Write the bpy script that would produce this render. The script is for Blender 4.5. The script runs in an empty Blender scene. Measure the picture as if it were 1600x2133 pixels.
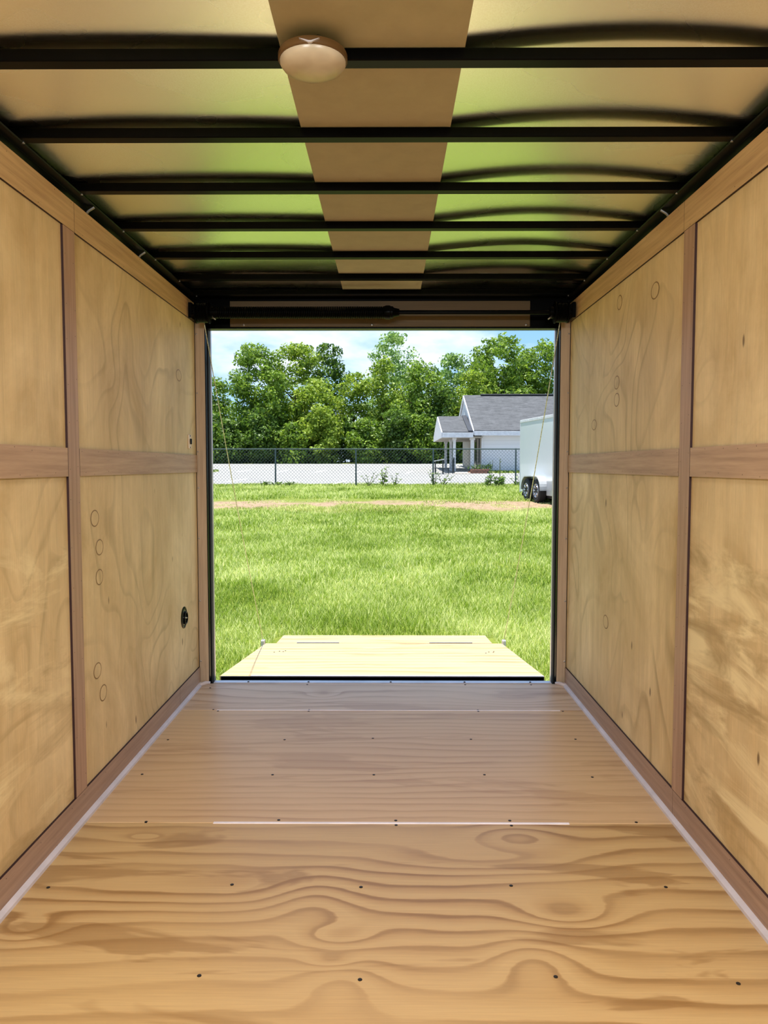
import bpy, math, random
import numpy as np
from mathutils import Vector, Matrix

random.seed(7)
rng = np.random.default_rng(11)
sc = bpy.context.scene
COL = sc.collection

# ------------------------------------------------------------------ camera
F_PX, CX, CY, CAM_H = 1602.0, 800.0, 1066.5, 1.22
VX, VY = 809.0, 971.0
pitch = math.atan((CY - VY) / F_PX)
yaw = math.atan((VX - CX) / math.hypot(F_PX, CY - VY))
fw = Vector((-math.sin(yaw) * math.cos(pitch), math.cos(yaw) * math.cos(pitch), -math.sin(pitch)))
rt = Vector((math.cos(yaw), math.sin(yaw), 0))
up = rt.cross(fw)
CAM = Vector((0, 0, CAM_H))
cam = bpy.data.cameras.new('camera')
cam.sensor_fit = 'HORIZONTAL'
cam.sensor_width = 36.0
cam.lens = 36.0 * F_PX / 1600.0
cam.clip_start = 0.02
cam.clip_end = 600
camo = bpy.data.objects.new('camera', cam)
COL.objects.link(camo)
camo.matrix_world = Matrix((rt, up, -fw)).transposed().to_4x4()
camo.location = CAM
sc.camera = camo


def pix(x, y, Y):
    """world point seen at photo pixel (x, y) on the plane at depth Y"""
    d = fw + rt * ((x - CX) / F_PX) - up * ((y - CY) / F_PX)
    return CAM + d * (Y / d.y)


# ------------------------------------------------------------------ light
w = bpy.data.worlds.new('World')
sc.world = w
w.use_nodes = True
wn, wl = w.node_tree.nodes, w.node_tree.links
wn.clear()
bg = wn.new('ShaderNodeBackground')
wo = wn.new('ShaderNodeOutputWorld')
tc = wn.new('ShaderNodeTexCoord')
sp = wn.new('ShaderNodeSeparateXYZ')
wl.new(tc.outputs['Generated'], sp.inputs[0])
r1 = wn.new('ShaderNodeValToRGB')
r1.color_ramp.elements[0].position = 0.0
r1.color_ramp.elements[0].color = (0.50, 0.75, 0.98, 1)
r1.color_ramp.elements[1].position = 0.55
r1.color_ramp.elements[1].color = (0.20, 0.45, 0.92, 1)
e = r1.color_ramp.elements.new(0.18)
e.color = (0.28, 0.55, 0.95, 1)
wl.new(sp.outputs['Z'], r1.inputs[0])
mp = wn.new('ShaderNodeMapping')
mp.inputs['Scale'].default_value = (3.2, 3.2, 9.0)
mp.inputs['Location'].default_value = (5.1, 0.4, 2.6)
wl.new(tc.outputs['Generated'], mp.inputs[0])
nz = wn.new('ShaderNodeTexNoise')
nz.inputs['Scale'].default_value = 1.25
nz.inputs['Detail'].default_value = 7
nz.inputs['Roughness'].default_value = 0.55
wl.new(mp.outputs[0], nz.inputs['Vector'])
r2 = wn.new('ShaderNodeValToRGB')
r2.color_ramp.elements[0].position = 0.47
r2.color_ramp.elements[1].position = 0.66
wl.new(nz.outputs['Fac'], r2.inputs[0])
mx = wn.new('ShaderNodeMixRGB')
mx.inputs[2].default_value = (1.0, 1.06, 1.15, 1)
wl.new(r2.outputs[0], mx.inputs[0])
wl.new(r1.outputs[0], mx.inputs[1])
wl.new(mx.outputs[0], bg.inputs[0])
bg.inputs['Strength'].default_value = 0.62
wl.new(bg.outputs[0], wo.inputs[0])

sun = bpy.data.lights.new('sun', 'SUN')
sun.energy = 5.0
sun.angle = math.radians(0.55)
sun.color = (1.0, 0.965, 0.89)
suno = bpy.data.objects.new('sun', sun)
COL.objects.link(suno)
suno.location = (-4, 4, 30)
suno.rotation_euler = Vector((0.11, -0.03, -1)).to_track_quat('-Z', 'Y').to_euler()

# added fill lights without fixtures, unseen behind the camera, to brighten the interior
for lx, ly in ((-0.62, -0.45), (0.56, -0.45), (-0.62, 0.36), (0.56, 0.36)):
    la = bpy.data.lights.new('fill_light', 'AREA')
    la.shape = 'DISK'
    la.size = 0.30
    la.energy = 9.5
    la.spread = math.radians(168)
    la.color = (0.97, 0.98, 1.0)
    lo = bpy.data.objects.new('fill_light', la)
    COL.objects.link(lo)
    lo.location = (lx, ly, 2.10)
    lo.rotation_euler = (math.radians(34), 0, 0)

sc.view_settings.view_transform = 'Standard'
sc.view_settings.look = 'None'
sc.view_settings.gamma = 1
sc.view_settings.use_curve_mapping = False
sc.view_settings.exposure = 1.03
sc.cycles.diffuse_bounces = 10
sc.cycles.glossy_bounces = 6
sc.cycles.max_bounces = 14


# ------------------------------------------------------------------ helpers
def srgb(r, g, b):
    f = lambda c: c / 12.92 if c <= 0.04045 else ((c + 0.055) / 1.055) ** 2.4
    return (f(r / 255), f(g / 255), f(b / 255), 1)


class NT:
    """small node-tree builder"""

    def __init__(self, name):
        self.m = bpy.data.materials.new(name)
        self.m.use_nodes = True
        self.t = self.m.node_tree
        self.t.nodes.clear()
        self.out = self.t.nodes.new('ShaderNodeOutputMaterial')

    def node(self, typ, **kw):
        n = self.t.nodes.new(typ)
        for k, v in kw.items():
            setattr(n, k, v)
        return n

    def put(self, sock, v):
        if hasattr(v, 'is_output'):
            self.t.links.new(v, sock)
        else:
            sock.default_value = v

    def math(self, op, a, b=0.0, c=0.0):
        n = self.node('ShaderNodeMath', operation=op)
        self.put(n.inputs[0], a)
        self.put(n.inputs[1], b)
        self.put(n.inputs[2], c)
        return n.outputs[0]

    def coord(self, kind='Object'):
        return self.node('ShaderNodeTexCoord').outputs[kind]

    def sep(self, v):
        n = self.node('ShaderNodeSeparateXYZ')
        self.put(n.inputs[0], v)
        return n.outputs

    def mapped(self, v, scale=(1, 1, 1), loc=(0, 0, 0), rot=(0, 0, 0)):
        n = self.node('ShaderNodeMapping')
        self.put(n.inputs[0], v)
        n.inputs['Location'].default_value = loc
        n.inputs['Rotation'].default_value = rot
        n.inputs['Scale'].default_value = scale
        return n.outputs[0]

    def noise(self, v, scale=1.0, detail=2.0, rough=0.5, dist=0.0):
        n = self.node('ShaderNodeTexNoise')
        self.put(n.inputs['Vector'], v)
        n.inputs['Scale'].default_value = scale
        n.inputs['Detail'].default_value = detail
        n.inputs['Roughness'].default_value = rough
        n.inputs['Distortion'].default_value = dist
        return n.outputs['Fac']

    def ramp(self, f, *stops):
        n = self.node('ShaderNodeValToRGB')
        el = n.color_ramp.elements
        while len(el) < len(stops):
            el.new(0.5)
        for e, (p, c) in zip(el, stops):
            e.position = p
            e.color = c if not isinstance(c, (int, float)) else (c, c, c, 1)
        self.put(n.inputs[0], f)
        return n.outputs[0]

    def mix(self, f, a, b, mode='MIX'):
        n = self.node('ShaderNodeMixRGB', blend_type=mode)
        self.put(n.inputs[0], f)
        self.put(n.inputs[1], a)
        self.put(n.inputs[2], b)
        return n.outputs[0]

    def bump(self, h, strength=0.2, dist=0.01):
        n = self.node('ShaderNodeBump')
        self.put(n.inputs['Height'], h)
        n.inputs['Strength'].default_value = strength
        n.inputs['Distance'].default_value = dist
        return n.outputs[0]

    def bsdf(self, color, rough=0.5, metal=0.0, spec=0.5, normal=None, coat=0.0):
        n = self.node('ShaderNodeBsdfPrincipled')
        self.put(n.inputs['Base Color'], color)
        self.put(n.inputs['Roughness'], rough)
        n.inputs['Metallic'].default_value = metal
        n.inputs['Specular IOR Level'].default_value = spec
        n.inputs['Coat Weight'].default_value = coat
        if normal is not None:
            self.put(n.inputs['Normal'], normal)
        return n.outputs[0]

    def done(self, shader):
        self.t.links.new(shader, self.out.inputs[0])
        return self.m


def plain(name, col, rough=0.5, metal=0.0, spec=0.5, var=0.12, scale=8.0, coat=0.0):
    t = NT(name)
    n = t.noise(t.coord(), scale, 4, 0.6)
    c2 = tuple(c * (1 - var) for c in col[:3]) + (1,)
    c3 = tuple(min(1, c * (1 + var)) for c in col[:3]) + (1,)
    return t.done(t.bsdf(t.ramp(n, (0.3, c2), (0.7, c3)), rough, metal, spec, coat=coat))


class MB:
    """collects shapes and links them as one mesh"""

    def __init__(self):
        self.v, self.f, self.mi = [], [], []

    def add(self, vs, fs, mi=0):
        o = len(self.v)
        self.v += [tuple(p) for p in vs]
        self.f += [tuple(i + o for i in f) for f in fs]
        self.mi += [mi] * len(fs)
        return self

    def box(self, a, b, mi=0, mats=None):
        x0, y0, z0 = a
        x1, y1, z1 = b
        vs = [(x0, y0, z0), (x1, y0, z0), (x1, y1, z0), (x0, y1, z0), (x0, y0, z1), (x1, y0, z1), (x1, y1, z1), (x0, y1, z1)]
        fs = [(0, 3, 2, 1), (4, 5, 6, 7), (0, 1, 5, 4), (1, 2, 6, 5), (2, 3, 7, 6), (3, 0, 4, 7)]
        o = len(self.v)
        self.v += vs
        self.f += [tuple(i + o for i in f) for f in fs]
        self.mi += list(mats) if mats else [mi] * 6
        return self

    def bbox(self, a, b, r=0.002, mi=0):
        """box with chamfered long edges"""
        x0, y0, z0 = a
        x1, y1, z1 = b
        import itertools
        vs = []
        idx = {}
        for sx, sy, sz in itertools.product((0, 1), repeat=3):
            X, Y, Z = (x0, x1)[sx], (y0, y1)[sy], (z0, z1)[sz]
            dx, dy, dz = (r, -r)[sx], (r, -r)[sy], (r, -r)[sz]
            for ax, p in enumerate(((X, Y + dy, Z + dz), (X + dx, Y, Z + dz), (X + dx, Y + dy, Z))):
                idx[(sx, sy, sz, ax)] = len(vs)
                vs.append(p)
        fs = []
        for ax in range(3):
            for s in (0, 1):
                o = [a_ for a_ in range(3) if a_ != ax]
                loop = []
                for p, q in ((0, 0), (1, 0), (1, 1), (0, 1)):
                    c = [0, 0, 0]
                    c[ax] = s
                    c[o[0]] = p
                    c[o[1]] = q
                    loop.append(idx[(c[0], c[1], c[2], ax)])
                flip = (s == 0) ^ (ax == 1)
                fs.append(tuple(reversed(loop)) if flip else tuple(loop))
        for ax in range(3):
            o = [a_ for a_ in range(3) if a_ != ax]
            for p in (0, 1):
                for q in (0, 1):
                    c0 = [0, 0, 0]
                    c0[o[0]], c0[o[1]] = p, q
                    c1 = list(c0)
                    c1[ax] = 1
                    fs.append((idx[(*c0, o[0])], idx[(*c1, o[0])], idx[(*c1, o[1])], idx[(*c0, o[1])]))
        for s in itertools.product((0, 1), repeat=3):
            fs.append((idx[(*s, 0)], idx[(*s, 1)], idx[(*s, 2)]))
        return self.add(vs, fs, mi)

    def tube(self, pts, r, n=8, mi=0, closed=False, cap=True):
        pts = [Vector(p) for p in pts]
        k = len(pts)
        rs = r if isinstance(r, (list, tuple)) else [r] * k
        vs, fs = [], []
        nrm = None
        for i, p in enumerate(pts):
            a = pts[i - 1] if (i or closed) else p
            b = pts[(i + 1) % k] if (i < k - 1 or closed) else p
            t = (b - a).normalized()
            if nrm is None:
                nrm = t.orthogonal().normalized()
            nrm = (nrm - t * nrm.dot(t))
            nrm = nrm.normalized() if nrm.length > 1e-6 else t.orthogonal().normalized()
            bn = t.cross(nrm)
            for j in range(n):
                an = 2 * math.pi * j / n
                vs.append(p + (nrm * math.cos(an) + bn * math.sin(an)) * rs[i])
        for i in range(k if closed else k - 1):
            i2 = (i + 1) % k
            for j in range(n):
                j2 = (j + 1) % n
                fs.append((i * n + j, i * n + j2, i2 * n + j2, i2 * n + j))
        if cap and not closed:
            fs.append(tuple(range(n - 1, -1, -1)))
            fs.append(tuple((k - 1) * n + j for j in range(n)))
        return self.add(vs, fs, mi)

    def lathe(self, prof, c=(0, 0, 0), axis='Z', n=24, mi=0):
        """prof: list of (radius, height)"""
        vs, fs = [], []
        for r, h in prof:
            for j in range(n):
                a = 2 * math.pi * j / n
                p = (r * math.cos(a), r * math.sin(a), h)
                if axis == 'X':
                    p = (p[2], p[0], p[1])
                elif axis == 'Y':
                    p = (p[1], p[2], p[0])
                vs.append((p[0] + c[0], p[1] + c[1], p[2] + c[2]))
        for i in range(len(prof) - 1):
            for j in range(n):
                j2 = (j + 1) % n
                fs.append((i * n + j, i * n + j2, (i + 1) * n + j2, (i + 1) * n + j))
        fs.append(tuple(range(n - 1, -1, -1)))
        fs.append(tuple((len(prof) - 1) * n + j for j in range(n)))
        return self.add(vs, fs, mi)

    def prism(self, poly, lo, hi, axis='X', mi=0):
        """extrude a polygon of (a, b) along an axis"""
        n = len(poly)
        if axis == 'X':
            P = lambda q, h: (h, q[0], q[1])
        elif axis == 'Y':
            P = lambda q, h: (q[0], h, q[1])
        else:
            P = lambda q, h: (q[0], q[1], h)
        vs = [P(q, lo) for q in poly] + [P(q, hi) for q in poly]
        fs = [tuple(range(n - 1, -1, -1)), tuple(range(n, 2 * n))]
        fs += [(i, (i + 1) % n, n + (i + 1) % n, n + i) for i in range(n)]
        return self.add(vs, fs, mi)

    def build(self, name, mats, parent=None, smooth=False, at=(0, 0, 0), fix=True):
        me = bpy.data.meshes.new(name)
        at = Vector(at)
        me.from_pydata([tuple(Vector(p) - at) for p in self.v], [], self.f)
        mats = mats if isinstance(mats, (list, tuple)) else [mats]
        for m in mats:
            me.materials.append(m)
        if len(mats) > 1:
            me.polygons.foreach_set('material_index', self.mi)
        if fix:
            import bmesh
            b = bmesh.new()
            b.from_mesh(me)
            bmesh.ops.recalc_face_normals(b, faces=b.faces)
            b.to_mesh(me)
            b.free()
        if smooth:
            me.polygons.foreach_set('use_smooth', [True] * len(me.polygons))
            if smooth != 'all':
                me.set_sharp_from_angle(angle=math.radians(35))
        o = bpy.data.objects.new(name, me)
        COL.objects.link(o)
        if parent is not None:
            o.parent = parent
            pw = world_loc(parent)
            o.location = at - pw
        else:
            o.location = at
        return o


def world_loc(o):
    p = Vector(o.location)
    while o.parent:
        o = o.parent
        p += Vector(o.location)
    return p


def tag(o, label, cat=None, group=None, kind=None):
    o['label'] = label
    if cat:
        o['category'] = cat
    if group:
        o['group'] = group
    if kind:
        o['kind'] = kind
    return o


def empty(name, loc, label, cat, group=None, kind=None):
    o = bpy.data.objects.new(name, None)
    o.empty_display_size = 0.1
    o.location = loc
    COL.objects.link(o)
    return tag(o, label, cat, group, kind)


def quads_mesh(name, V, nq, mats, parent=None, at=(0, 0, 0), tint=None, tri=False):
    """V: (n*k,3) array; k = 4 (quads) or 3 (triangles)"""
    k = 3 if tri else 4
    me = bpy.data.meshes.new(name)
    me.vertices.add(nq * k)
    me.vertices.foreach_set('co', (V - np.array(at)).astype(np.float32).ravel())
    me.loops.add(nq * k)
    me.loops.foreach_set('vertex_index', np.arange(nq * k, dtype=np.int32))
    me.polygons.add(nq)
    me.polygons.foreach_set('loop_start', np.arange(0, nq * k, k, dtype=np.int32))
    me.polygons.foreach_set('loop_total', np.full(nq, k, dtype=np.int32))
    for m in (mats if isinstance(mats, (list, tuple)) else [mats]):
        me.materials.append(m)
    if tint is not None:
        a = me.attributes.new('tint', 'FLOAT', 'FACE')
        a.data.foreach_set('value', tint.astype(np.float32))
    me.update(calc_edges=True)
    o = bpy.data.objects.new(name, me)
    COL.objects.link(o)
    if parent is not None:
        o.parent = parent
        o.location = Vector(at) - world_loc(parent)
    else:
        o.location = at
    return o


# ------------------------------------------------------------------ materials
def floor_wood(name, K, A, light, mid, dark, bumps=(), seed=0.0, contrast=1.0, wx=0.9, wy=2.2):
    t = NT(name)
    P = t.coord('Object')
    x, y, z = t.sep(P)
    wv = t.noise(t.mapped(P, (wx, wy, 1), (seed, seed * 1.7, 0)), 1.0, 3.0, 0.45)
    F = t.math('MULTIPLY_ADD', y, K, t.math('MULTIPLY', wv, A))
    for (bx, by, sx, sy, a) in bumps:
        dx = t.math('DIVIDE', t.math('SUBTRACT', x, bx), sx)
        dy = t.math('DIVIDE', t.math('SUBTRACT', y, by), sy)
        d2 = t.math('ADD', t.math('MULTIPLY', dx, dx), t.math('MULTIPLY', dy, dy))
        g = t.math('POWER', 2.71828, t.math('MULTIPLY', d2, -1.0))
        F = t.math('MULTIPLY_ADD', g, a, F)
    rag = t.noise(t.mapped(P, (9, 60, 1)), 1.0, 3, 0.6)
    F2 = t.math('MULTIPLY_ADD', rag, 0.16, F)
    fr = t.math('FRACT', F2)
    c = t.ramp(fr, (0.0, light), (0.30, light), (0.66, mid), (0.82, dark), (0.92, dark), (0.97, mid), (1.0, light))
    # how strong the late wood shows here
    st = t.noise(t.mapped(P, (1.1, 2.6, 1), (3.1 + seed, 7, 0)), 1.0, 2, 0.5)
    stf = t.ramp(st, (0.32, 0.25 * contrast), (0.62, contrast))
    c = t.mix(stf, light, c)
    # broad flat late-wood patches
    pa = t.noise(t.mapped(P, (1.0, 5.0, 1), (seed * 2.3, 1.3, 0)), 1.0, 4, 0.6, 0.6)
    c = t.mix(t.ramp(pa, (0.56, 0.0), (0.60, 0.6 * contrast)), c, dark)
    fi = t.noise(t.mapped(P, (5, 240, 1)), 1.0, 3, 0.6)
    c = t.mix(0.35, c, t.ramp(fi, (0.25, 0.55), (0.75, 1.0)), 'MULTIPLY')
    big = t.noise(t.mapped(P, (1.6, 1.6, 1), (seed, 9, 0)), 1.0, 2, 0.5)
    c = t.mix(0.30, c, t.ramp(big, (0.3, srgb(240, 226, 210)), (0.7, srgb(252, 246, 224))), 'MULTIPLY')
    nr = t.bump(fi, 0.06, 0.002)
    return t.done(t.bsdf(c, 0.42, 0, 0.42, nr))


def wall_wood(name, light, dark, seed=0.0, streak=0.0, ang=0.0, lines=0.35):
    """rotary-cut panel: soft clouds, thin contour lines, fine vertical fibre"""
    t = NT(name)
    P0 = t.coord('Object')
    P = t.mapped(P0, (1, 1, 1), (0, seed, seed * 0.37))
    cl = t.noise(t.mapped(P, (1, 2.6, 1.7)), 1.0, 7, 0.66, 0.5)
    c = t.ramp(cl, (0.28, dark), (0.68, light))
    f = t.noise(t.mapped(P, (1, 1.5, 1.1), (0, 4.0, 2.0)), 1.0, 2, 0.45, 0.4)
    fr = t.math('FRACT', t.math('MULTIPLY', f, 13.0))
    ln = t.ramp(fr, (0.0, 0.0), (0.70, 0.05), (0.90, 1.0), (0.97, 0.6), (1.0, 0.0))
    sel = t.ramp(t.noise(t.mapped(P, (1, 1.2, 1.2), (0, 11, 3)), 1.0, 2, 0.5), (0.38, 0.0), (0.66, lines))
    c = t.mix(t.math('MULTIPLY', ln, sel), c, tuple(v * 0.72 for v in dark[:3]) + (1,))
    fi = t.noise(t.mapped(P, (1, 170, 5)), 1.0, 3, 0.6)
    c = t.mix(0.30, c, t.ramp(fi, (0.25, 0.55), (0.75, 1.0)), 'MULTIPLY')
    vs_ = t.noise(t.mapped(P, (1, 14, 0.5)), 1.0, 4, 0.6)
    c = t.mix(0.35, c, t.ramp(vs_, (0.35, 0.72), (0.6, 1.0)), 'MULTIPLY')
    if streak:
        _, py, pz = t.sep(P0)
        low = t.ramp(pz, (0.95, 1.0), (1.25, 0.12))
        s1 = t.noise(t.mapped(P, (1, 1.6, 7.0), (0, 0, 0), (ang, 0, 0)), 1.0, 5, 0.62, 0.8)
        s1 = t.math('MULTIPLY', t.ramp(s1, (0.50, 0.0), (0.62, streak)), low)
        c = t.mix(s1, c, srgb(238, 218, 168))
        s2 = t.noise(t.mapped(P, (1, 1.4, 6.0), (0, 5, 0), (ang, 0, 0)), 1.0, 5, 0.62, 0.8)
        s2 = t.math('MULTIPLY', t.ramp(s2, (0.52, 0.0), (0.66, streak)), low)
        c = t.mix(s2, c, tuple(v * 0.72 for v in dark[:3]) + (1,))
    sp_ = t.node('ShaderNodeTexVoronoi')
    t.put(sp_.inputs['Vector'], t.mapped(P, (1, 6.5, 2.6)))
    sp_.inputs['Scale'].default_value = 1.0
    c = t.mix(t.ramp(sp_.outputs['Distance'], (0.0, 0.9), (0.035, 0.75), (0.06, 0.0)), c, srgb(92, 60, 25))
    return t.done(t.bsdf(c, 0.55, 0, 0.35, t.bump(fi, 0.05, 0.002)))


def strip_wood(name, light, dark, axis, seed=0.0):
    sc_ = {'Z': (60, 60, 2.2), 'Y': (60, 2.2, 60)}[axis]
    t = NT(name)
    P = t.coord('Object')
    fi = t.noise(t.mapped(P, sc_, (seed, seed, seed)), 1.0, 4, 0.65)
    c = t.ramp(fi, (0.25, dark), (0.7, light))
    fl = t.noise(t.mapped(P, tuple(3.2 * s for s in sc_), (seed, 2, seed)), 1.0, 2, 0.6)
    c = t.mix(t.ramp(fl, (0.62, 0.0), (0.75, 0.35)), c, tuple(v * 0.6 for v in dark[:3]) + (1,))
    return t.done(t.bsdf(c, 0.5, 0, 0.4, t.bump(fi, 0.06, 0.002)))


M = {}
near_bumps = [
    (0.487, 2.035, 0.13, 0.085, 1.9), (-0.965, 1.955, 0.10, 0.06, 1.6), (-0.13, 1.93, 0.10, 0.055, 1.5),
    (-0.14, 1.83, 0.06, 0.03, 1.2), (-0.21, 2.10, 0.12, 0.13, -1.6), (0.30, 2.33, 0.34, 0.10, 1.6),
    (-0.50, 2.14, 0.45, 0.10, 1.4), (0.36, 1.82, 0.10, 0.10, -1.6), (-0.80, 2.46, 0.08, 0.03, 1.2),
    (-0.11, 1.75, 0.10, 0.09, -1.3), (0.42, 2.47, 0.12, 0.08, -1.5)]
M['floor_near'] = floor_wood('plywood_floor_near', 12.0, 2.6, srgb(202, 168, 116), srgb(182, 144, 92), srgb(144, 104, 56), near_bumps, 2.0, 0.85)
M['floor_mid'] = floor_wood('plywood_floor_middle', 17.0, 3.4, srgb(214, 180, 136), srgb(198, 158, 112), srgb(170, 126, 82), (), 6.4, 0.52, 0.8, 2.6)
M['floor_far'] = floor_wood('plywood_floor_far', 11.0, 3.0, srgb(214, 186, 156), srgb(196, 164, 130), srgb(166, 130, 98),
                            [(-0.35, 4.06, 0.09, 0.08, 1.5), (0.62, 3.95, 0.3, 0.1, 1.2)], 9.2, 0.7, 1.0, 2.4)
M['ramp_ply'] = floor_wood('plywood_ramp', 7.0, 3.0, srgb(196, 174, 134), srgb(186, 160, 116), srgb(168, 132, 88), (), 14.0, 0.85, 0.6, 2.0)
WL, WD = srgb(242, 216, 166), srgb(200, 168, 114)
M['wall_a'] = wall_wood('plywood_wall_plain', WL, WD, 3.0, 0.0, 0, 0.55)
M['wall_b'] = wall_wood('plywood_wall_streaked', WL, WD, 17.0, 0.75, math.radians(-35), 0.4)
M['wall_c'] = wall_wood('plywood_wall_contoured', WL, WD, 31.0, 0.0, 0, 0.8)
M['wall_d'] = wall_wood('plywood_wall_whitened', WL, WD, 48.0, 0.9, math.radians(24), 0.3)
SL, SD = srgb(184, 150, 124), srgb(150, 116, 92)
M['strip_v'] = strip_wood('lauan_strip_upright', SL, SD, 'Z', 1.0)
M['strip_h'] = strip_wood('lauan_strip_level', srgb(194, 160, 128), srgb(160, 126, 98), 'Y', 4.0)
M['strip_top'] = strip_wood('lauan_strip_top', srgb(208, 174, 124), srgb(172, 138, 96), 'Y', 8.0)
M['base'] = strip_wood('lauan_baseboard', srgb(176, 146, 124), srgb(146, 118, 100), 'Y', 12.0)
M['post'] = strip_wood('lauan_post_strip', srgb(190, 166, 138), srgb(160, 136, 110), 'Z', 15.0)
M['edge'] = plain('shaded_ply_edge', srgb(44, 12, 8), 0.7)  # unlit look of the strip edges, put into a near-black red-brown colour
M['black'] = plain('gloss_black_paint', (0.0015, 0.0015, 0.0015, 1), 0.28, 0, 0.05, 0.3, 20)
M['black_rough'] = plain('black_rubber', (0.012, 0.012, 0.012, 1), 0.7)
M['screw'] = plain('dark_screw', (0.02, 0.015, 0.012, 1), 0.5, 0.3)
M['silver'] = plain('silver_metal', srgb(205, 200, 205), 0.35, 0.6)
M['caulk'] = plain('grey_caulk', srgb(196, 184, 182), 0.45)
M['steel'] = plain('worn_steel', srgb(150, 148, 145), 0.35, 0.9)
M['plug'] = plain('wood_plug', srgb(214, 176, 112), 0.55)
M['plug_ring'] = plain('wood_plug_ring', srgb(136, 104, 62), 0.6)


def ceiling_metal():
    """mill-finish sheet, rolled lengthwise: reflections smear across, stay crisp along"""
    t = NT('polished_ceiling_sheet')
    P = t.coord('Object')
    n1 = t.noise(t.mapped(P, (2.2, 3.0, 1)), 1.0, 2, 0.5)
    n2 = t.noise(t.mapped(P, (260, 260, 1)), 1.0, 2, 0.6)
    c = t.ramp(n2, (0.3, srgb(246, 242, 232)), (0.7, srgb(254, 252, 246)))
    sh = t.bsdf(c, t.ramp(n1, (0.3, 0.24), (0.7, 0.30)), 1.0, 0.5, t.bump(n1, 0.08, 0.01))
    b = sh.node
    b.inputs['Anisotropic'].default_value = 0.85
    tg = t.node('ShaderNodeTangent', direction_type='UV_MAP')
    tg.uv_map = 'sheet'
    t.put(b.inputs['Tangent'], tg.outputs[0])
    b.inputs['Anisotropic Rotation'].default_value = CEIL_ROT
    return t.done(sh)


CEIL_ROT = 0.0
M['ceil'] = ceiling_metal()
M['matte_strip'] = plain('matte_grey_coating', srgb(166, 157, 136), 0.75, 0, 0.2, 0.05, 14)

# ------------------------------------------------------------------ trailer shell
XL, XR = -1.060, 0.994
YF, YB = -1.2, 4.262      # open front, rear edge of the floor
ZW, ZC = 2.10, 2.160

# floor ------------------------------------------------------------
fl = MB().box((XL - 0.03, YF, -0.12), (XR + 0.03, YB, -0.022)).build('floor', M['black_rough'])
tag(fl, 'plywood trailer floor screwed down in crosswise sheets', 'floor', None, 'structure')
sheets = []
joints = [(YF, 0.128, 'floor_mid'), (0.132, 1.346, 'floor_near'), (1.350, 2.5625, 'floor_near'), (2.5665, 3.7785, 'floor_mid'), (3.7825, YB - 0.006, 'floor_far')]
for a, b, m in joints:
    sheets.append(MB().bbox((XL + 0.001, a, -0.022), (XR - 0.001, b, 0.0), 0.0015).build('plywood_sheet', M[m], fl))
seal = M['seal'] = plain('pale_sealant', srgb(232, 222, 226), 0.4)
MB().bbox((-0.60, 2.558, -0.004), (0.62, 2.571, 0.0022), 0.002).build('joint_sealant', seal, fl)
MB().bbox((-0.86, 3.7765, -0.004), (0.86, 3.7845, 0.0022), 0.002).build('joint_sealant', seal, fl)
screws = [(-0.986, 2.156), (-0.456, 2.174), (-0.079, 2.163), (0.358, 2.173), (0.806, 2.168), (-0.453, 1.772), (-0.067, 1.76), (0.401, 1.773), (0.827, 1.751), (-0.832, 2.57), (-0.378, 2.585), (0.027, 2.55), (0.419, 2.585), (0.419, 2.548), (0.026, 2.584), (0.851, 2.575), (-0.976, 2.977), (-0.458, 2.975), (-0.057, 2.977), (0.381, 2.98), (0.802, 2.959), (-0.984, 3.363), (-0.463, 3.366), (-0.069, 3.386), (0.37, 3.376), (0.838, 3.379), (-0.878, 3.79), (-0.85, 3.768), (-0.397, 3.768), (-0.397, 3.79), (0.449, 3.769), (0.449, 3.79), (0.87, 3.772), (-0.981, 4.167), (-0.453, 4.235), (0.43, 4.235), (0.798, 4.235)]
sm = None
for (x, y) in screws:
    if sm is None:
        s = MB().lathe([(0.0055, -0.003), (0.0055, 0.0012), (0.0035, 0.0018)], (0, 0, 0), 'Z', 8).build('screw', M['screw'], fl)
        sm = s.data
    else:
        s = bpy.data.objects.new('screw', sm)
        COL.objects.link(s)
        s.parent = fl
    s.location = (x, y, 0)
# metal edging and beads
tr = MB().bbox((XL + 0.075, YB - 0.004, -0.03), (XR - 0.075, YB + 0.045, 0.004), 0.002).build('trim_1', M['silver'])
tag(tr, 'bright metal threshold strip along the rear edge of the floor', 'trim', None, 'structure')
for i, x in enumerate((-0.79, -0.45, 0.014, 0.43, 0.80)):
    MB().lathe([(0.006, 0.0), (0.006, 0.003), (0.003, 0.005)], (x, YB + 0.012, 0.003), 'Z', 8).build('screw', M['screw'], tr)
for nm, x0, sgn, lab in (('trim_2', XL + 0.008, 1, 'grey bead along the foot of the left baseboard'), ('trim_3', XR - 0.008, -1, 'grey bead along the foot of the right baseboard')):
    poly = [(x0, 0.0), (x0 + sgn * 0.016, 0.0), (x0 + sgn * 0.014, 0.008), (x0 + sgn * 0.007, 0.014), (x0, 0.016)]
    vs = []
    o = MB()
    o.prism(poly, YF, YB - 0.03, 'Y')
    tag(o.build(nm, M['caulk'], smooth=True), lab, 'trim', None, 'structure')


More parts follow.
